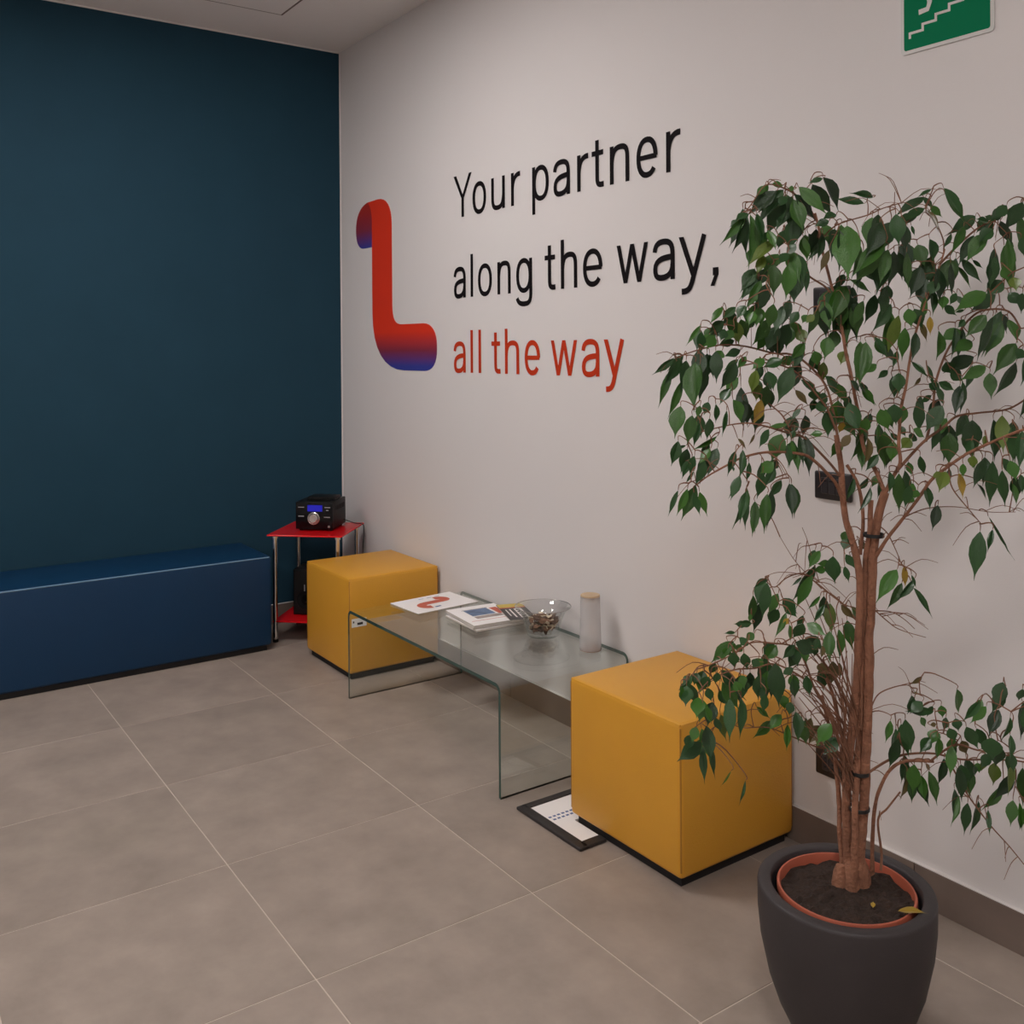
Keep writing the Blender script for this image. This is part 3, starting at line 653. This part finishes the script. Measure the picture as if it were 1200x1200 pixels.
# stems and branches, traced: (radius start, radius end in m, [(u, v, depth offset)])
tb = at_z(1001, 1042, .288); W0 = (tb-CAM).dot(FW); print('trunk depth', W0, tb)
TR = [
 ('stem', .0165, .0125, [(1003,1046,0),(1008,990,0),(1012,950,0),(1014,900,-.005),(1016,850,0),(1018,800,0),(1019,750,0),(1021,700,0),(1023,655,0),(1027,612,0),(1037,577,0)]),
 ('stem', .0150, .0085, [(992,1042,.01),(993,990,.015),(992,930,.01),(997,870,0),(1004,802,.01),(1007,728,.0),(1007,673,.005),(1003,645,.01),(992,610,.02),(987,570,.03),(984,540,.03),(980,510,.03)]),
 ('stem', .0110, .0085, [(1000,1046,-.02),(1001,985,-.02),(1003,930,-.015),(1006,870,.01),(1010,800,.012),(1013,720,.012),(1015,660,.01),(1019,618,-.005),(1021,586,-.005)]),
 ('stem', .0085, .0055, [(988,1040,.02),(984,965,.03),(982,915,.03),(977,880,.04),(971,845,.05),(962,815,.05)]),
 ('stem', .0080, .005, [(996,1044,.03),(998,980,.035),(990,920,.03),(986,860,.04),(976,815,.05),(965,790,.06)]),
 ('stem', .0060, .005, [(1009,650,.02),(1011,618,.02),(1010,590,.02),(1004,565,.02),(992,545,.02)]),
 ('stem', .0065, .0045, [(1022,1036,.03),(1022,985,.03),(1026,947,.02),(1031,925,.01),(1042,903,0),(1061,892,-.02),(1094,892,-.05)]),
 ('stem', .0050, .003, [(1032,1020,.0),(1033,1000,.01),(1029,961,.01),(1040,947,.02),(1055,928,.03)]),
 ('branch', .0105, .0055, [(1037,577,0),(1030,560,.02),(1024,548,.03),(1013,526,.04),(1007,490,.05),(1000,452,.05),(990,405,.05),(984,370,.05),(977,345,.05),(966,300,.06),(960,270,.06),(954,250,.05)]),
 ('branch', .0095, .0035, [(1035,582,0),(1045,562,-.01),(1055,543,-.02),(1053,520,-.01),(1055,488,0),(1061,455,.02),(1068,409,.03),(1079,370,.05),(1090,340,.07),(1101,310,.09),(1107,292,.1)]),
 ('branch', .0085, .005, [(1022,665,0),(1028,649,-.01),(1042,628,-.03),(1064,602,-.06),(1090,565,-.1),(1117,543,-.14),(1140,528,-.17),(1169,515,-.2),(1200,503,-.22),(1250,490,-.24)]),
 ('branch', .0070, .004, [(1050,553,-.02),(1081,519,.02),(1105,501,.06),(1121,488,.08),(1145,484,.12),(1182,479,.16),(1210,462,.18)]),
 ('branch', .0050, .003, [(1085,517,.03),(1092,490,.05),(1094,471,.06),(1097,446,.07),(1108,415,.08),(1120,395,.08),(1138,372,.07),(1156,363,.06),(1182,365,.05),(1196,385,.03)]),
 ('branch', .0040, .002, [(1101,310,.09),(1120,290,.1),(1145,268,.1),(1163,259,.1),(1190,242,.08),(1230,240,.06)]),
 ('branch', .0028, .0015, [(1106,295,.1),(1105,280,.1),(1095,258,.08),(1085,247,.06),(1093,228,.05),(1100,221,.04)]),
 ('branch', .0030, .0015, [(961,283,.06),(980,264,.04),(1017,252,.0),(1035,244,-.02),(1059,237,-.03)]),
 ('branch', .0060, .002, [(990,590,.02),(978,565,0),(952,538,-.05),(932,531,-.08),(899,530,-.1),(877,534,-.12),(859,541,-.14),(833,556,-.15),(817,568,-.15)]),
 ('branch', .0045, .002, [(986,560,.03),(970,540,.02),(945,515,0),(932,508,-.02),(925,501,-.03),(916,486,-.02),(901,473,0),(888,464,.02)]),
 ('branch', .0035, .0018, [(940,512,0),(915,505,-.05),(899,500,-.08),(879,496,-.1),(861,497,-.1),(842,501,-.1),(822,506,-.1)]),
 ('branch', .0050, .002, [(982,520,.03),(978,490,.06),(967,451,.1),(943,424,.14),(925,415,.16),(907,414,.16),(874,406,.15),(848,404,.12),(830,407,.08),(809,413,.03),(792,420,0)]),
 ('branch', .0040, .002, [(980,505,.03),(970,480,.03),(958,464,.02),(945,448,.0),(934,437,-.02),(915,428,-.03),(890,425,-.04),(865,430,-.05)]),
 ('branch', .0038, .0018, [(976,347,.05),(967,336,.05),(950,325,.03),(943,317,.02),(925,305,0),(905,310,-.02),(890,330,-.03)]),
 ('branch', .0030, .0015, [(956,258,.05),(945,240,.04),(932,228,.02),(912,218,0),(896,218,-.02),(880,240,-.04),(862,262,-.05)]),
 ('branch', .0026, .0014, [(954,253,.05),(943,228,.08),(950,215,.09)]),
 ('branch', .0035, .0015, [(1006,730,0),(990,710,.02),(974,697,.03),(954,681,.05),(940,672,.05),(922,677,.04),(908,688,.02),(899,682,0)]),
 ('branch', .0045, .0018, [(996,880,0),(980,850,-.02),(965,825,-.03),(954,806,-.05),(945,780,-.08),(936,762,-.1),(925,756,-.11),(908,754,-.12),(881,753,-.13),(862,765,-.14),(835,778,-.15),(817,784,-.15)]),
 ('branch', .0040, .0018, [(998,900,-.02),(980,858,-.05),(960,815,-.08),(948,800,-.1),(925,785,-.12),(905,778,-.14),(885,783,-.16),(860,785,-.18),(835,795,-.18),(822,808,-.18)]),
 ('branch', .0035, .0012, [(988,900,0),(971,879,-.02),(956,875,-.04),(930,864,-.06),(908,855,-.08),(894,852,-.09),(873,853,-.1),(860,850,-.1)]),
 ('branch', .0045, .002, [(1014,908,0),(1039,892,.02),(1062,884,.04),(1094,883,.05),(1127,890,.05),(1163,890,.04),(1200,893,.02),(1235,905,0)]),
 ('branch', .0040, .002, [(1090,892,-.05),(1119,873,-.06),(1145,879,-.08),(1174,884,-.1),(1200,889,-.12)]),
 ('branch', .0030, .0015, [(1110,888,0),(1132,928,-.02),(1149,952,-.03),(1163,970,-.04),(1183,992,-.05),(1200,1013,-.06)]),
 ('branch', .0025, .0012, [(1019,835,0),(1028,815,.02),(1045,806,.04),(1064,803,.05),(1070,812,.05)]),
 ('branch', .0022, .001, [(1022,716,0),(1044,717,.02),(1060,726,.03),(1072,737,.03)]),
 ('branch', .0022, .001, [(1022,712,0),(1040,728,-.02),(1055,738,-.02),(1085,747,-.02)]),
 ('branch', .0022, .001, [(1030,616,0),(1040,625,-.02),(1050,645,-.02),(1057,662,-.02),(1062,665,-.02)]),
 ('branch', .0028, .0012, [(1112,550,-.12),(1116,572,-.14),(1138,600,-.15),(1150,614,-.15)]),
 ('branch', .0020, .001, [(1060,606,-.05),(1085,596,-.02),(1120,594,0),(1160,600,.02),(1190,600,.03)]),
 ('branch', .0016, .0008, [(963,690,.03),(945,672,.05),(930,655,.06),(914,629,.06)]),
 ('branch', .0016, .0008, [(960,682,.04),(952,655,.05),(946,633,.05),(940,618,.05)]),
 ('branch', .0016, .0008, [(940,673,.05),(925,671,.05),(910,671,.05),(898,675,.05)]),
]
NODES = []   # (point, u, v, d, radius)
for nm, ra, rb, P in TR:
    kr = (.66 if nm == 'stem' else .47) if ra > .006 else .66; ra *= kr; rb *= kr
    pts = [at_depth(u, v, W0+d) for u, v, d in P]
    cr = crom(pts, 6 if len(P) < 9 else 5)
    n = len(cr); thick = ra > .0038
    if thick:   # knobbly bark
        cr2 = []
        for i, p in enumerate(cr):
            q = Vector((noise.noise(p*18), noise.noise(p*18+Vector((9, 0, 0))), 0))*.003; cr2.append(p+q)
        cr = cr2
    rad = [(ra+(rb-ra)*(i/(n-1))**.85)*(1+(.16*noise.noise(p*45) if thick else 0)) for i, p in enumerate(cr)]
    if nm == 'stem' and P[0][1] > 1030:
        for i in range(min(4, n)): rad[i] *= 1+.28*(1-i/4)
    b = MB(); b.tube(cr, rad, 10 if thick else 6); obj(nm, b, 'bark' if thick else 'twig', fc, True)
    for i, p in enumerate(cr):
        if P[0][1] > 900 and i < n*.45: continue
        NODES.append((p, rad[i]))
# root flare lumps at the soil
b = MB()
for du, rr_, hh in ((-.030, .017, .045), (-.010, .020, .05), (.012, .022, .055)):
    q = Vector((tb.x, tb.y, .280))+RT*du+FW*R_.uniform(-.01, .01)
    b.tube([q, q+Vector((0, 0, hh*.5)), q+Vector((0, 0, hh)), q+Vector((0, 0, hh+.015))], [rr_*1.15, rr_*1.05, rr_*.85, rr_*.5], 9)
obj('root_flare', b, 'bark', fc, True)
# black ties round the stems
for u, v, r_ in ((1024, 627, .021), (1007, 947, .021), (1008, 905, .02)):
    p = at_depth(u, v, W0); b = MB()
    b.lathe(p-Vector((0, 0, .004)), [(r_*.95, 0), (r_, .001), (r_, .007), (r_*.95, .008)], 20, closed=True); obj('tie', b, 'tie', fc, True)

# leaves traced crop by crop (crop origin; base u v, tip u v, width, tone) in crop units of 220/1200 px
LEAVES = {
(760,200): """820 130 650 265 100;745 95 690 160 50;870 170 760 395 110;860 165 700 330 60;625 285 475 455 60;620 290 548 500 75;650 275 645 590 90;700 330 715 450 70;690 270 730 440 60;930 150 1055 300 90;925 180 985 375 110 m;925 310 905 495 110;1045 85 1160 265 100;1115 50 1030 75 40;1155 320 1070 350 60;860 390 830 490 70;990 420 1025 545 60;1070 370 1050 550 100;1110 400 1085 560 60;1155 505 1100 640 50 b;820 440 650 585 70 l;760 440 690 520 60 m;740 540 695 650 60 l;830 530 740 640 90;935 520 990 710 90;950 560 965 740 50;890 600 880 800 120 m;800 600 800 780 110;760 620 690 740 80;685 690 590 815 45;720 700 630 870 80;760 720 715 870 100;700 850 625 970 70 m;800 850 770 1000 80 m;905 820 855 980 70;960 900 905 975 60;890 525 840 590 60;1060 920 1010 970 50 l;475 870 400 965 45;560 870 480 940 55;620 860 570 940 60;700 880 690 985 70 m;640 890 620 960 60;500 955 580 1040 80 m;560 960 575 1095 90 l;480 960 395 1030 80;335 985 250 1105 35;330 1010 310 1140 70;390 1045 330 1130 80;420 1050 380 1130 80 m;830 990 755 1135 90;900 990 880 1120 100;820 1060 830 1180 80;740 1060 700 1140 60 m;580 1150 495 1180 60;470 1150 440 1200 70;1000 1100 920 1200 70;960 1010 1000 1100 80 l;1150 1060 1130 1190 100 m;1190 370 1180 480 90;730 1000 700 1050 40;540 1020 490 1080 60 m;900 225 865 285 60 y;640 275 560 310 50;930 120 895 110 50""",
(980,200): """180 210 10 180 60;70 350 70 650 150;20 380 60 620 90;150 470 110 680 70 m;230 295 200 470 90;280 330 200 530 130;380 275 400 460 110;290 510 135 700 90;570 170 390 275 60;565 240 430 310 60;610 120 525 165 25;600 222 670 290 50;575 250 650 375 40 b;685 110 800 265 80;890 290 735 395 90;735 400 690 490 45;1090 220 1020 300 80;1190 200 1110 350 90;1170 290 1190 500 100 m;970 330 900 310 50;1050 320 1095 450 80;1090 430 1110 680 90;880 410 790 580 60;960 400 840 570 90;1000 370 920 450 80;800 560 915 700 55;870 570 930 620 30;1010 495 990 690 100;330 500 285 700 80;370 510 345 720 100;400 520 420 680 90;450 520 455 740 90 m;520 470 560 600 90;540 610 480 790 110;570 690 560 860 100;650 620 670 820 110;730 590 735 790 60;620 760 620 910 60;690 800 680 880 60 m;690 860 760 920 60;820 890 760 905 22;50 660 10 750 50;90 700 210 770 60;100 850 130 1040 110;250 790 190 960 90;330 730 310 850 80;350 850 250 1010 90;460 880 480 990 90 m;400 920 330 1150 90 l;440 1000 420 1190 80;240 1060 320 1185 60;600 930 600 1040 40 y;540 970 575 1080 40 b;655 1020 645 1190 95;760 1000 740 1180 60;870 1090 760 1150 80 m;820 950 780 1000 50;1060 700 970 790 100;1130 680 1150 760 80 l;1020 790 870 890 90;1100 780 1170 850 80;960 920 840 1050 100 m;1000 930 900 1190 90;1060 960 960 1160 100 m;1100 950 1160 1080 100 m;1190 1140 1160 1200 80;480 350 500 410 22;450 370 475 460 28;600 540 620 620 30 b;640 700 600 790 70;470 620 440 700 60;1190 780 1180 900 80;1180 430 1200 540 60""",
(760,400): """165 105 40 205 50;200 110 110 270 70;240 120 215 300 90;300 130 290 410 110 m;350 140 335 370 90;220 240 135 470 60;430 60 435 240 90;390 80 410 220 60;590 55 495 95 55;560 130 470 290 95;625 95 570 170 50 m;330 410 310 480 50 m;280 470 250 640 90 m;330 520 290 660 50;430 400 430 510 45;500 440 475 590 35;390 490 380 620 75;520 300 460 390 60;590 290 605 540 90;540 370 590 510 90 m;690 180 660 320 70 l;700 270 690 370 90 l;760 280 740 420 80 m;720 370 680 520 80 y;760 190 800 300 90;860 120 740 160 70;920 160 835 370 110;980 30 920 180 70;740 110 670 170 60;935 310 1015 400 50 b;975 430 915 495 30;890 530 765 550 35 m;1000 470 990 600 90;770 560 710 670 60;850 590 790 750 115 m;910 630 895 790 60;1000 600 1030 830 90;960 600 990 780 60;1115 590 1035 595 40 m;930 570 910 620 40;1090 380 1120 460 80;1150 430 1150 600 100;190 635 150 780 80;240 665 175 685 22;440 605 290 690 35 m;390 650 335 735 50;440 680 380 840 75;295 730 265 845 50;360 760 310 910 75;290 830 240 905 22;305 920 220 1120 90 m;250 940 190 1100 60 m;190 950 130 1100 35;325 960 370 1100 55;600 690 590 860 60;640 770 630 890 45;580 860 530 1000 65;800 770 720 840 80 m;730 840 700 990 80;850 885 785 990 60;900 905 920 1105 80;630 930 550 1170 70;620 980 615 1180 60;680 1020 680 1200 60;760 970 740 1200 75;680 590 645 660 18 b;570 620 620 685 24 b;540 800 545 830 16;1130 330 1100 400 70;1060 60 1080 150 80 m;1120 130 1110 250 60 l""",
(980,400): """190 0 150 260 110;245 0 320 90 60;390 60 365 160 40;260 145 190 200 50 m;400 200 400 320 80;180 300 240 400 50;90 250 150 320 50;480 130 580 220 40;580 150 620 260 40;540 230 500 280 30 b;730 180 800 250 90;960 160 810 240 80 m;870 150 830 300 60;650 260 750 310 60;790 280 760 460 65;980 200 990 350 75 m;1150 130 1030 330 100;1150 10 1020 190 110 m;640 290 690 400 60;610 345 540 390 40;520 385 530 570 85;680 410 580 560 100;830 460 770 610 110;870 500 870 690 110;660 560 610 690 60;720 580 720 770 120;10 270 60 390 80 m;80 390 140 570 100;30 390 20 480 60;45 515 20 580 60 y;90 595 30 680 60 b;200 490 160 590 80 m;170 570 105 740 70 m;200 610 185 780 70 b;280 430 330 560 90 m;370 400 380 520 90;260 540 265 630 40 m;310 570 310 790 100 m;370 640 350 760 70;270 720 195 820 60;480 620 420 680 80 l;490 560 560 610 60 m;460 770 480 850 45;535 730 560 850 45;340 830 340 960 60;400 840 400 1070 85;205 870 130 950 50;220 930 150 1080 50;470 920 440 1050 70;520 950 500 1000 60;570 920 600 1060 70;640 830 650 880 70 l;700 830 660 950 80 l;780 840 810 990 70 y;810 780 810 860 45 m;880 730 870 800 50 l;930 760 890 920 90;1000 760 985 1030 85;950 600 945 680 50 l;1060 470 1065 690 90 l;1060 820 1075 1040 60;1110 760 1150 880 80;1140 860 1155 1000 70;1180 850 1190 960 60;1150 580 1130 750 90;1190 570 1170 800 70;900 910 955 1000 22;650 1045 620 1190 70;60 60 30 140 70 l;400 540 440 600 50""",
(780,600): """1165 170 1140 240 60;990 245 920 350 55 m;1070 280 1080 440 95;1150 270 1200 350 60;1145 345 1170 440 40;1025 370 950 370 50 m;940 400 840 600 70 m;870 415 810 470 22;650 430 570 480 35;650 450 620 660 85;560 530 540 700 65 m;720 520 660 640 70 m;750 550 830 640 80;720 620 670 720 70;790 680 750 720 40 y;770 640 710 790 50;790 720 800 820 45 m;880 660 840 720 50;880 710 820 800 100;900 710 1015 785 70;520 720 445 715 50;445 770 380 775 22;990 535 915 615 30;1020 590 950 700 35;1050 580 1060 760 70 l;1120 590 1200 680 50 b;1160 690 1190 860 80;1050 760 1045 940 65 m;975 800 950 880 50;1000 850 995 930 45 b;1110 960 1115 1060 40 b;1070 950 1060 1090 90 b;1010 960 1000 1040 70 b;830 830 940 900 100;850 890 790 990 80;710 850 640 940 85;520 810 480 850 60;630 820 640 860 30 b;440 825 300 950 70 m;400 870 380 920 70 m;430 900 440 980 80;500 900 520 1000 70;590 940 560 990 60;545 650 535 700 30;880 860 900 960 60;720 980 700 1050 70""",
(780,760): """170 180 110 230 55;150 195 100 310 45;100 240 105 330 40;150 220 200 350 70;210 310 200 430 80 m;240 140 220 240 80;280 180 230 250 70;330 150 320 220 60;360 210 460 380 90 m;300 340 270 480 100;390 340 420 420 70;480 310 480 550 80;350 420 380 570 70 l;320 440 350 530 50;260 490 290 700 90;200 500 170 590 60 m;230 600 90 710 90;240 630 245 840 50;540 150 520 280 90;600 160 590 310 100;700 90 720 350 110;650 140 630 290 80;640 290 625 400 55;740 420 670 510 60 m;580 370 660 440 40 m;780 480 775 640 50 m;830 400 850 570 80;800 340 790 420 70;810 190 830 310 80;900 170 920 290 60;770 120 800 170 70;480 170 500 250 80 m;930 440 910 560 50 b;990 490 920 600 70 b;1000 560 970 620 50 l;1080 600 1040 700 80 b;420 780 360 875 16 l;510 840 480 990 26;440 210 480 280 70 m;270 250 290 330 60""",
(980,600): """390 365 270 555 80 m;420 450 340 605 65 m;435 340 440 470 45 y;490 480 605 655 45;480 400 510 480 22;920 120 885 400 100;1000 110 970 240 35;970 25 1110 275 26;550 1050 480 1100 40 b;140 180 190 240 50 b;500 1150 520 1165 16""",
(980,800): """770 40 790 190 80;920 120 820 235 55;960 150 870 250 65 m;1075 50 1000 180 70;1040 170 980 330 65;1190 40 1170 110 80;1190 120 1190 340 130;700 220 690 300 70;720 290 760 370 70;500 100 460 190 70;550 120 480 190 60;615 180 465 185 60;540 220 570 280 50 m;345 240 320 370 65 m;380 290 375 360 30;390 360 345 530 85;440 230 475 430 85;600 350 540 440 70;650 350 650 480 75 m;740 400 730 580 60 m;690 480 655 640 65;800 370 830 450 80 b;830 280 900 410 85;990 350 1000 480 120;1110 330 1120 480 70;830 480 850 630 90;880 530 890 590 50;780 540 805 740 85;450 580 415 730 60 b;500 520 490 690 80 m;545 590 565 740 60;590 560 640 760 70 m;570 520 600 560 30 b;780 715 745 900 50 m;840 765 820 950 60;1060 655 945 800 75 m;970 810 980 960 30;1130 750 1115 900 65;1170 760 1185 930 40;1190 540 1190 760 80 m;1010 510 1010 640 100 l;950 480 930 560 50 l;1110 480 1105 700 80 l;1120 450 1130 560 70;600 270 640 265 30 b""",
}
SC = 220/1200
leafs = [(985,334,970,374,16,'m',0),(974,338,961,368,14,'d',0),(1000,336,990,372,18,'d',0),(996,345,1004,395,20,'d',0),(966,352,972,384,14,'m',0),(1012,352,1000,380,15,'m',0),(960,360,950,388,13,'l',0),(989,352,984,384,15,'m',0),(1001,560,992,585,9,'d',0)]
for (ox, oy), txt in LEAVES.items():
    for q in txt.split(';'):
        a = q.split(); bu, bv, tu, tv, wd = [float(k) for k in a[:5]]
        leafs.append((ox+bu*SC, oy+bv*SC, ox+tu*SC, oy+tv*SC, wd*SC, a[5] if len(a) > 5 else R_.choice('ddddm'), 0))
for q in list(leafs):   # fuller foliage: leaves tucked behind the ones in front
    if q[4] > 9 and R_.random() < (.85 if 860 < q[0] < 1120 and q[1] < 560 or q[0] < 960 and q[1] > 740 else .65):
        du, dv, k = R_.uniform(-15, 15), R_.uniform(-14, 10), R_.uniform(.85, 1.12); x_ = R_.uniform(-7, 7)
        leafs.append((q[0]+du, q[1]+dv, q[0]+du+(q[2]-q[0])*k+x_, q[1]+dv+(q[3]-q[1])*k, q[4]*k, R_.choice('dddmm'), .035))
# foliage continuing past the right side of the view
for k in range(70):
    u, v = R_.uniform(1204, 1330), R_.choice((R_.uniform(240, 540), R_.uniform(820, 960)))
    if math.hypot((u-1200)/130, (v-390)/210) > 1.15 and v < 700: continue
    if v > 700 and u > 1270: continue
    L_ = R_.uniform(24, 42); leafs.append((u, v, u+R_.uniform(-12, 12), v+L_, L_*.45, R_.choice('dddm'), 0))
# branch nodes carry depth; each leaf takes the depth of the branch next to it
BN = []
for p, r in NODES:
    d = p-CAM; w_ = d.dot(FW); BN.append((600+FPX*d.dot(RT)/w_, PPY-FPX*d.dot(UP)/w_, w_))
recs = []
for bu, bv, tu, tv, wd, tn, back in leafs:
    bd = min(BN, key=lambda n_: (n_[0]-bu)**2+(n_[1]-bv)**2+((n_[2]-W0)*60)**2)
    dist = math.hypot(bd[0]-bu, bd[1]-bv)
    dep = bd[2]+R_.uniform(-1.3, .5)*min(.10, .035+dist*.0012)+back
    p0 = at_depth(bu, bv, dep)
    if p0.y > -.05: 
        while p0.y > -.05: dep -= .02; p0 = at_depth(bu, bv, dep)
    L_ = math.hypot(tu-bu, tv-bv)*dep/FPX
    p1 = at_depth(tu, tv, dep+R_.uniform(-.45, .25)*L_)
    if p1.y > -.03: p1 = at_depth(tu, tv, dep-.02)
    recs.append([p0, p1, wd*dep/FPX, tn, dist])
# twigs grow from the branches to the leaf bases
import numpy as np
order = sorted(range(len(recs)), key=lambda i: recs[i][4])
pos = [list(p) for p, r in NODES]
tw = MB(); arr = np.array(pos)
for i in order:
    p0 = recs[i][0]; ax = p0+Vector((0, 0, .005))+(p0-recs[i][1]).normalized()*.005
    d2 = ((arr-np.array(ax))**2).sum(1); j = int(d2.argmin()); q = Vector(arr[j]); L_ = (ax-q).length
    mid = q.lerp(ax, .5)+Vector((R_.uniform(-1, 1), R_.uniform(-1, 1), .9))*L_*.14
    pts = crom([q, mid, ax, p0], 3)
    k = len(pts); tw.tube(pts, [.0015-.0008*t/(k-1) for t in range(k)], 4)
    arr = np.vstack([arr, [list(p) for p in pts[2:-3:2]]]) if k > 6 else arr
# fan of thin shoots rising from the lower stems
for k in range(46):
    u0_, v0_ = R_.uniform(985, 1010), R_.uniform(830, 950); u1_, v1_ = R_.uniform(928, 1000), v0_-R_.uniform(50, 140)
    d0, d1 = R_.uniform(-.02, .03), R_.uniform(-.1, .08)
    pts = [at_depth(u0_, v0_, W0+d0), at_depth(u0_+(u1_-u0_)*.4+R_.uniform(-6, 6), v0_+(v1_-v0_)*.5, W0+(d0+d1)/2), at_depth(u1_, v1_, W0+d1)]
    tw.tube(crom(pts, 4), [.0021-.0014*t/8 for t in range(9)], 5)
# bare fine twigs
for k in range(230):
    p, r = NODES[R_.randrange(len(NODES))]
    d = (RT*R_.uniform(-1, 1)+UP*R_.uniform(-.4, .6)+FW*R_.uniform(-.6, .3)).normalized(); L_ = R_.uniform(.03, .095)
    e = p+d*L_+Vector((0, 0, -L_*.2))
    if e.y > -.03: continue
    tw.tube(crom([p, p+d*L_*.5+Vector((0, 0, L_*.08)), e], 3), [.0010, .0010, .0009, .0008, .0007, .0006, .0005], 4)
to = obj('twigs', tw, 'twig', fc, True); to['kind'] = 'stuff'
# leaf meshes: folded along the midrib, long drip tip, four shapes
def leaf_mesh(fold, droop, curl, seed):
    rows = [(0, .02), (.06, .16), (.18, .37), (.34, .49), (.50, .48), (.64, .33), (.76, .155), (.86, .05), (1, .004)]
    vs = []; fs = []; q = random.Random(seed)
    for i, (t, hw) in enumerate(rows):
        cz = -droop*t*t; rip = q.uniform(-.02, .02)
        for s_ in (-1, -.55, 0, .55, 1):
            vs.append((s_*hw, t+(.02*abs(s_)), cz+fold*hw*abs(s_)-curl*hw*abs(s_)**3+rip*abs(s_)))
    for i in range(len(rows)-1):
        for k in range(4): a = i*5+k; fs.append((a, a+1, a+6, a+5))
    return vs, fs
SH_ = [leaf_mesh(*a) for a in ((.32, .06, .10, 1), (.5, .10, .25, 2), (.2, .14, .05, 3), (.65, .05, .2, 4), (.15, -.05, .15, 5))]
LM = {}
def leaf_xf(p0, p1, wd):
    yv = p1-p0; L_ = yv.length; yv = yv/L_; L_ *= 1.13
    face = (-FW+RT*R_.uniform(-.75, .75)+UP*R_.uniform(-.1, .9)).normalized()
    zv = (face-yv*face.dot(yv)).normalized(); xv = yv.cross(zv)
    vis = max(.72, abs(zv.dot(-FW))); wd = wd*.93/vis
    return Matrix(((xv.x*wd, yv.x*L_, zv.x*L_*.6, p0.x), (xv.y*wd, yv.y*L_, zv.y*L_*.6, p0.y), (xv.z*wd, yv.z*L_, zv.z*L_*.6, p0.z), (0, 0, 0, 1)))
area = sorted(range(len(recs)), key=lambda i: -(recs[i][1]-recs[i][0]).length*recs[i][2] if i < len(leafs) else 0)
inview = [i for i in area if leafs[i][0] < 1200]
single = set(inview[:300]); rest = {}
oinv = Matrix.Translation(-ORG[fc.name])
for i, (p0, p1, wd, tn, ds) in enumerate(recs):
    T = leaf_xf(p0, p1, wd); k = R_.randrange(5)
    if i in single:
        if (tn, k) not in LM:
            me = bpy.data.meshes.new('leaf'); me.from_pydata(SH_[k][0], [], SH_[k][1]); me.materials.append(M['l'+tn])
            me.polygons.foreach_set('use_smooth', [True]*len(me.polygons)); LM[(tn, k)] = me
        o = bpy.data.objects.new('leaf', LM[(tn, k)]); COL.objects.link(o); o.parent = fc; o.matrix_basis = oinv @ T
    else:
        b = rest.setdefault('x', MB()); b.T = T; b.add(SH_[k][0], SH_[k][1], 'dmlyb'.index(tn))
if rest:
    o = obj('small_leaves', rest['x'], ['ld', 'lm', 'll', 'ly', 'lb'], fc, True); o['kind'] = 'stuff'
print('leaves', len(recs), 'single', len(single))
# fallen leaves on the soil and the pot rim
def fallen(u, v, z, L_, ang, m, lab, name='fallen_leaf'):
    p = at_z(u, v, z); b = MB(Matrix.Translation(p) @ Matrix.Rotation(ang, 4, 'Z') @ Matrix.Rotation(.12, 4, 'X') @ Matrix.Diagonal((L_*.42, L_, L_*.6, 1))); b.add(*SH_[1])
    tag(obj(name, b, m, None, True, loc=p), lab, 'leaf', 'fallen leaves in the pot')
fallen(1052, 1068, .3165, .055, -.85, 'ly', 'yellow green fallen leaf lying over the terracotta pot rim')
fallen(1023, 1064, .304, .022, .6, 'ly', 'tiny pale yellow fallen leaf on the dark soil')
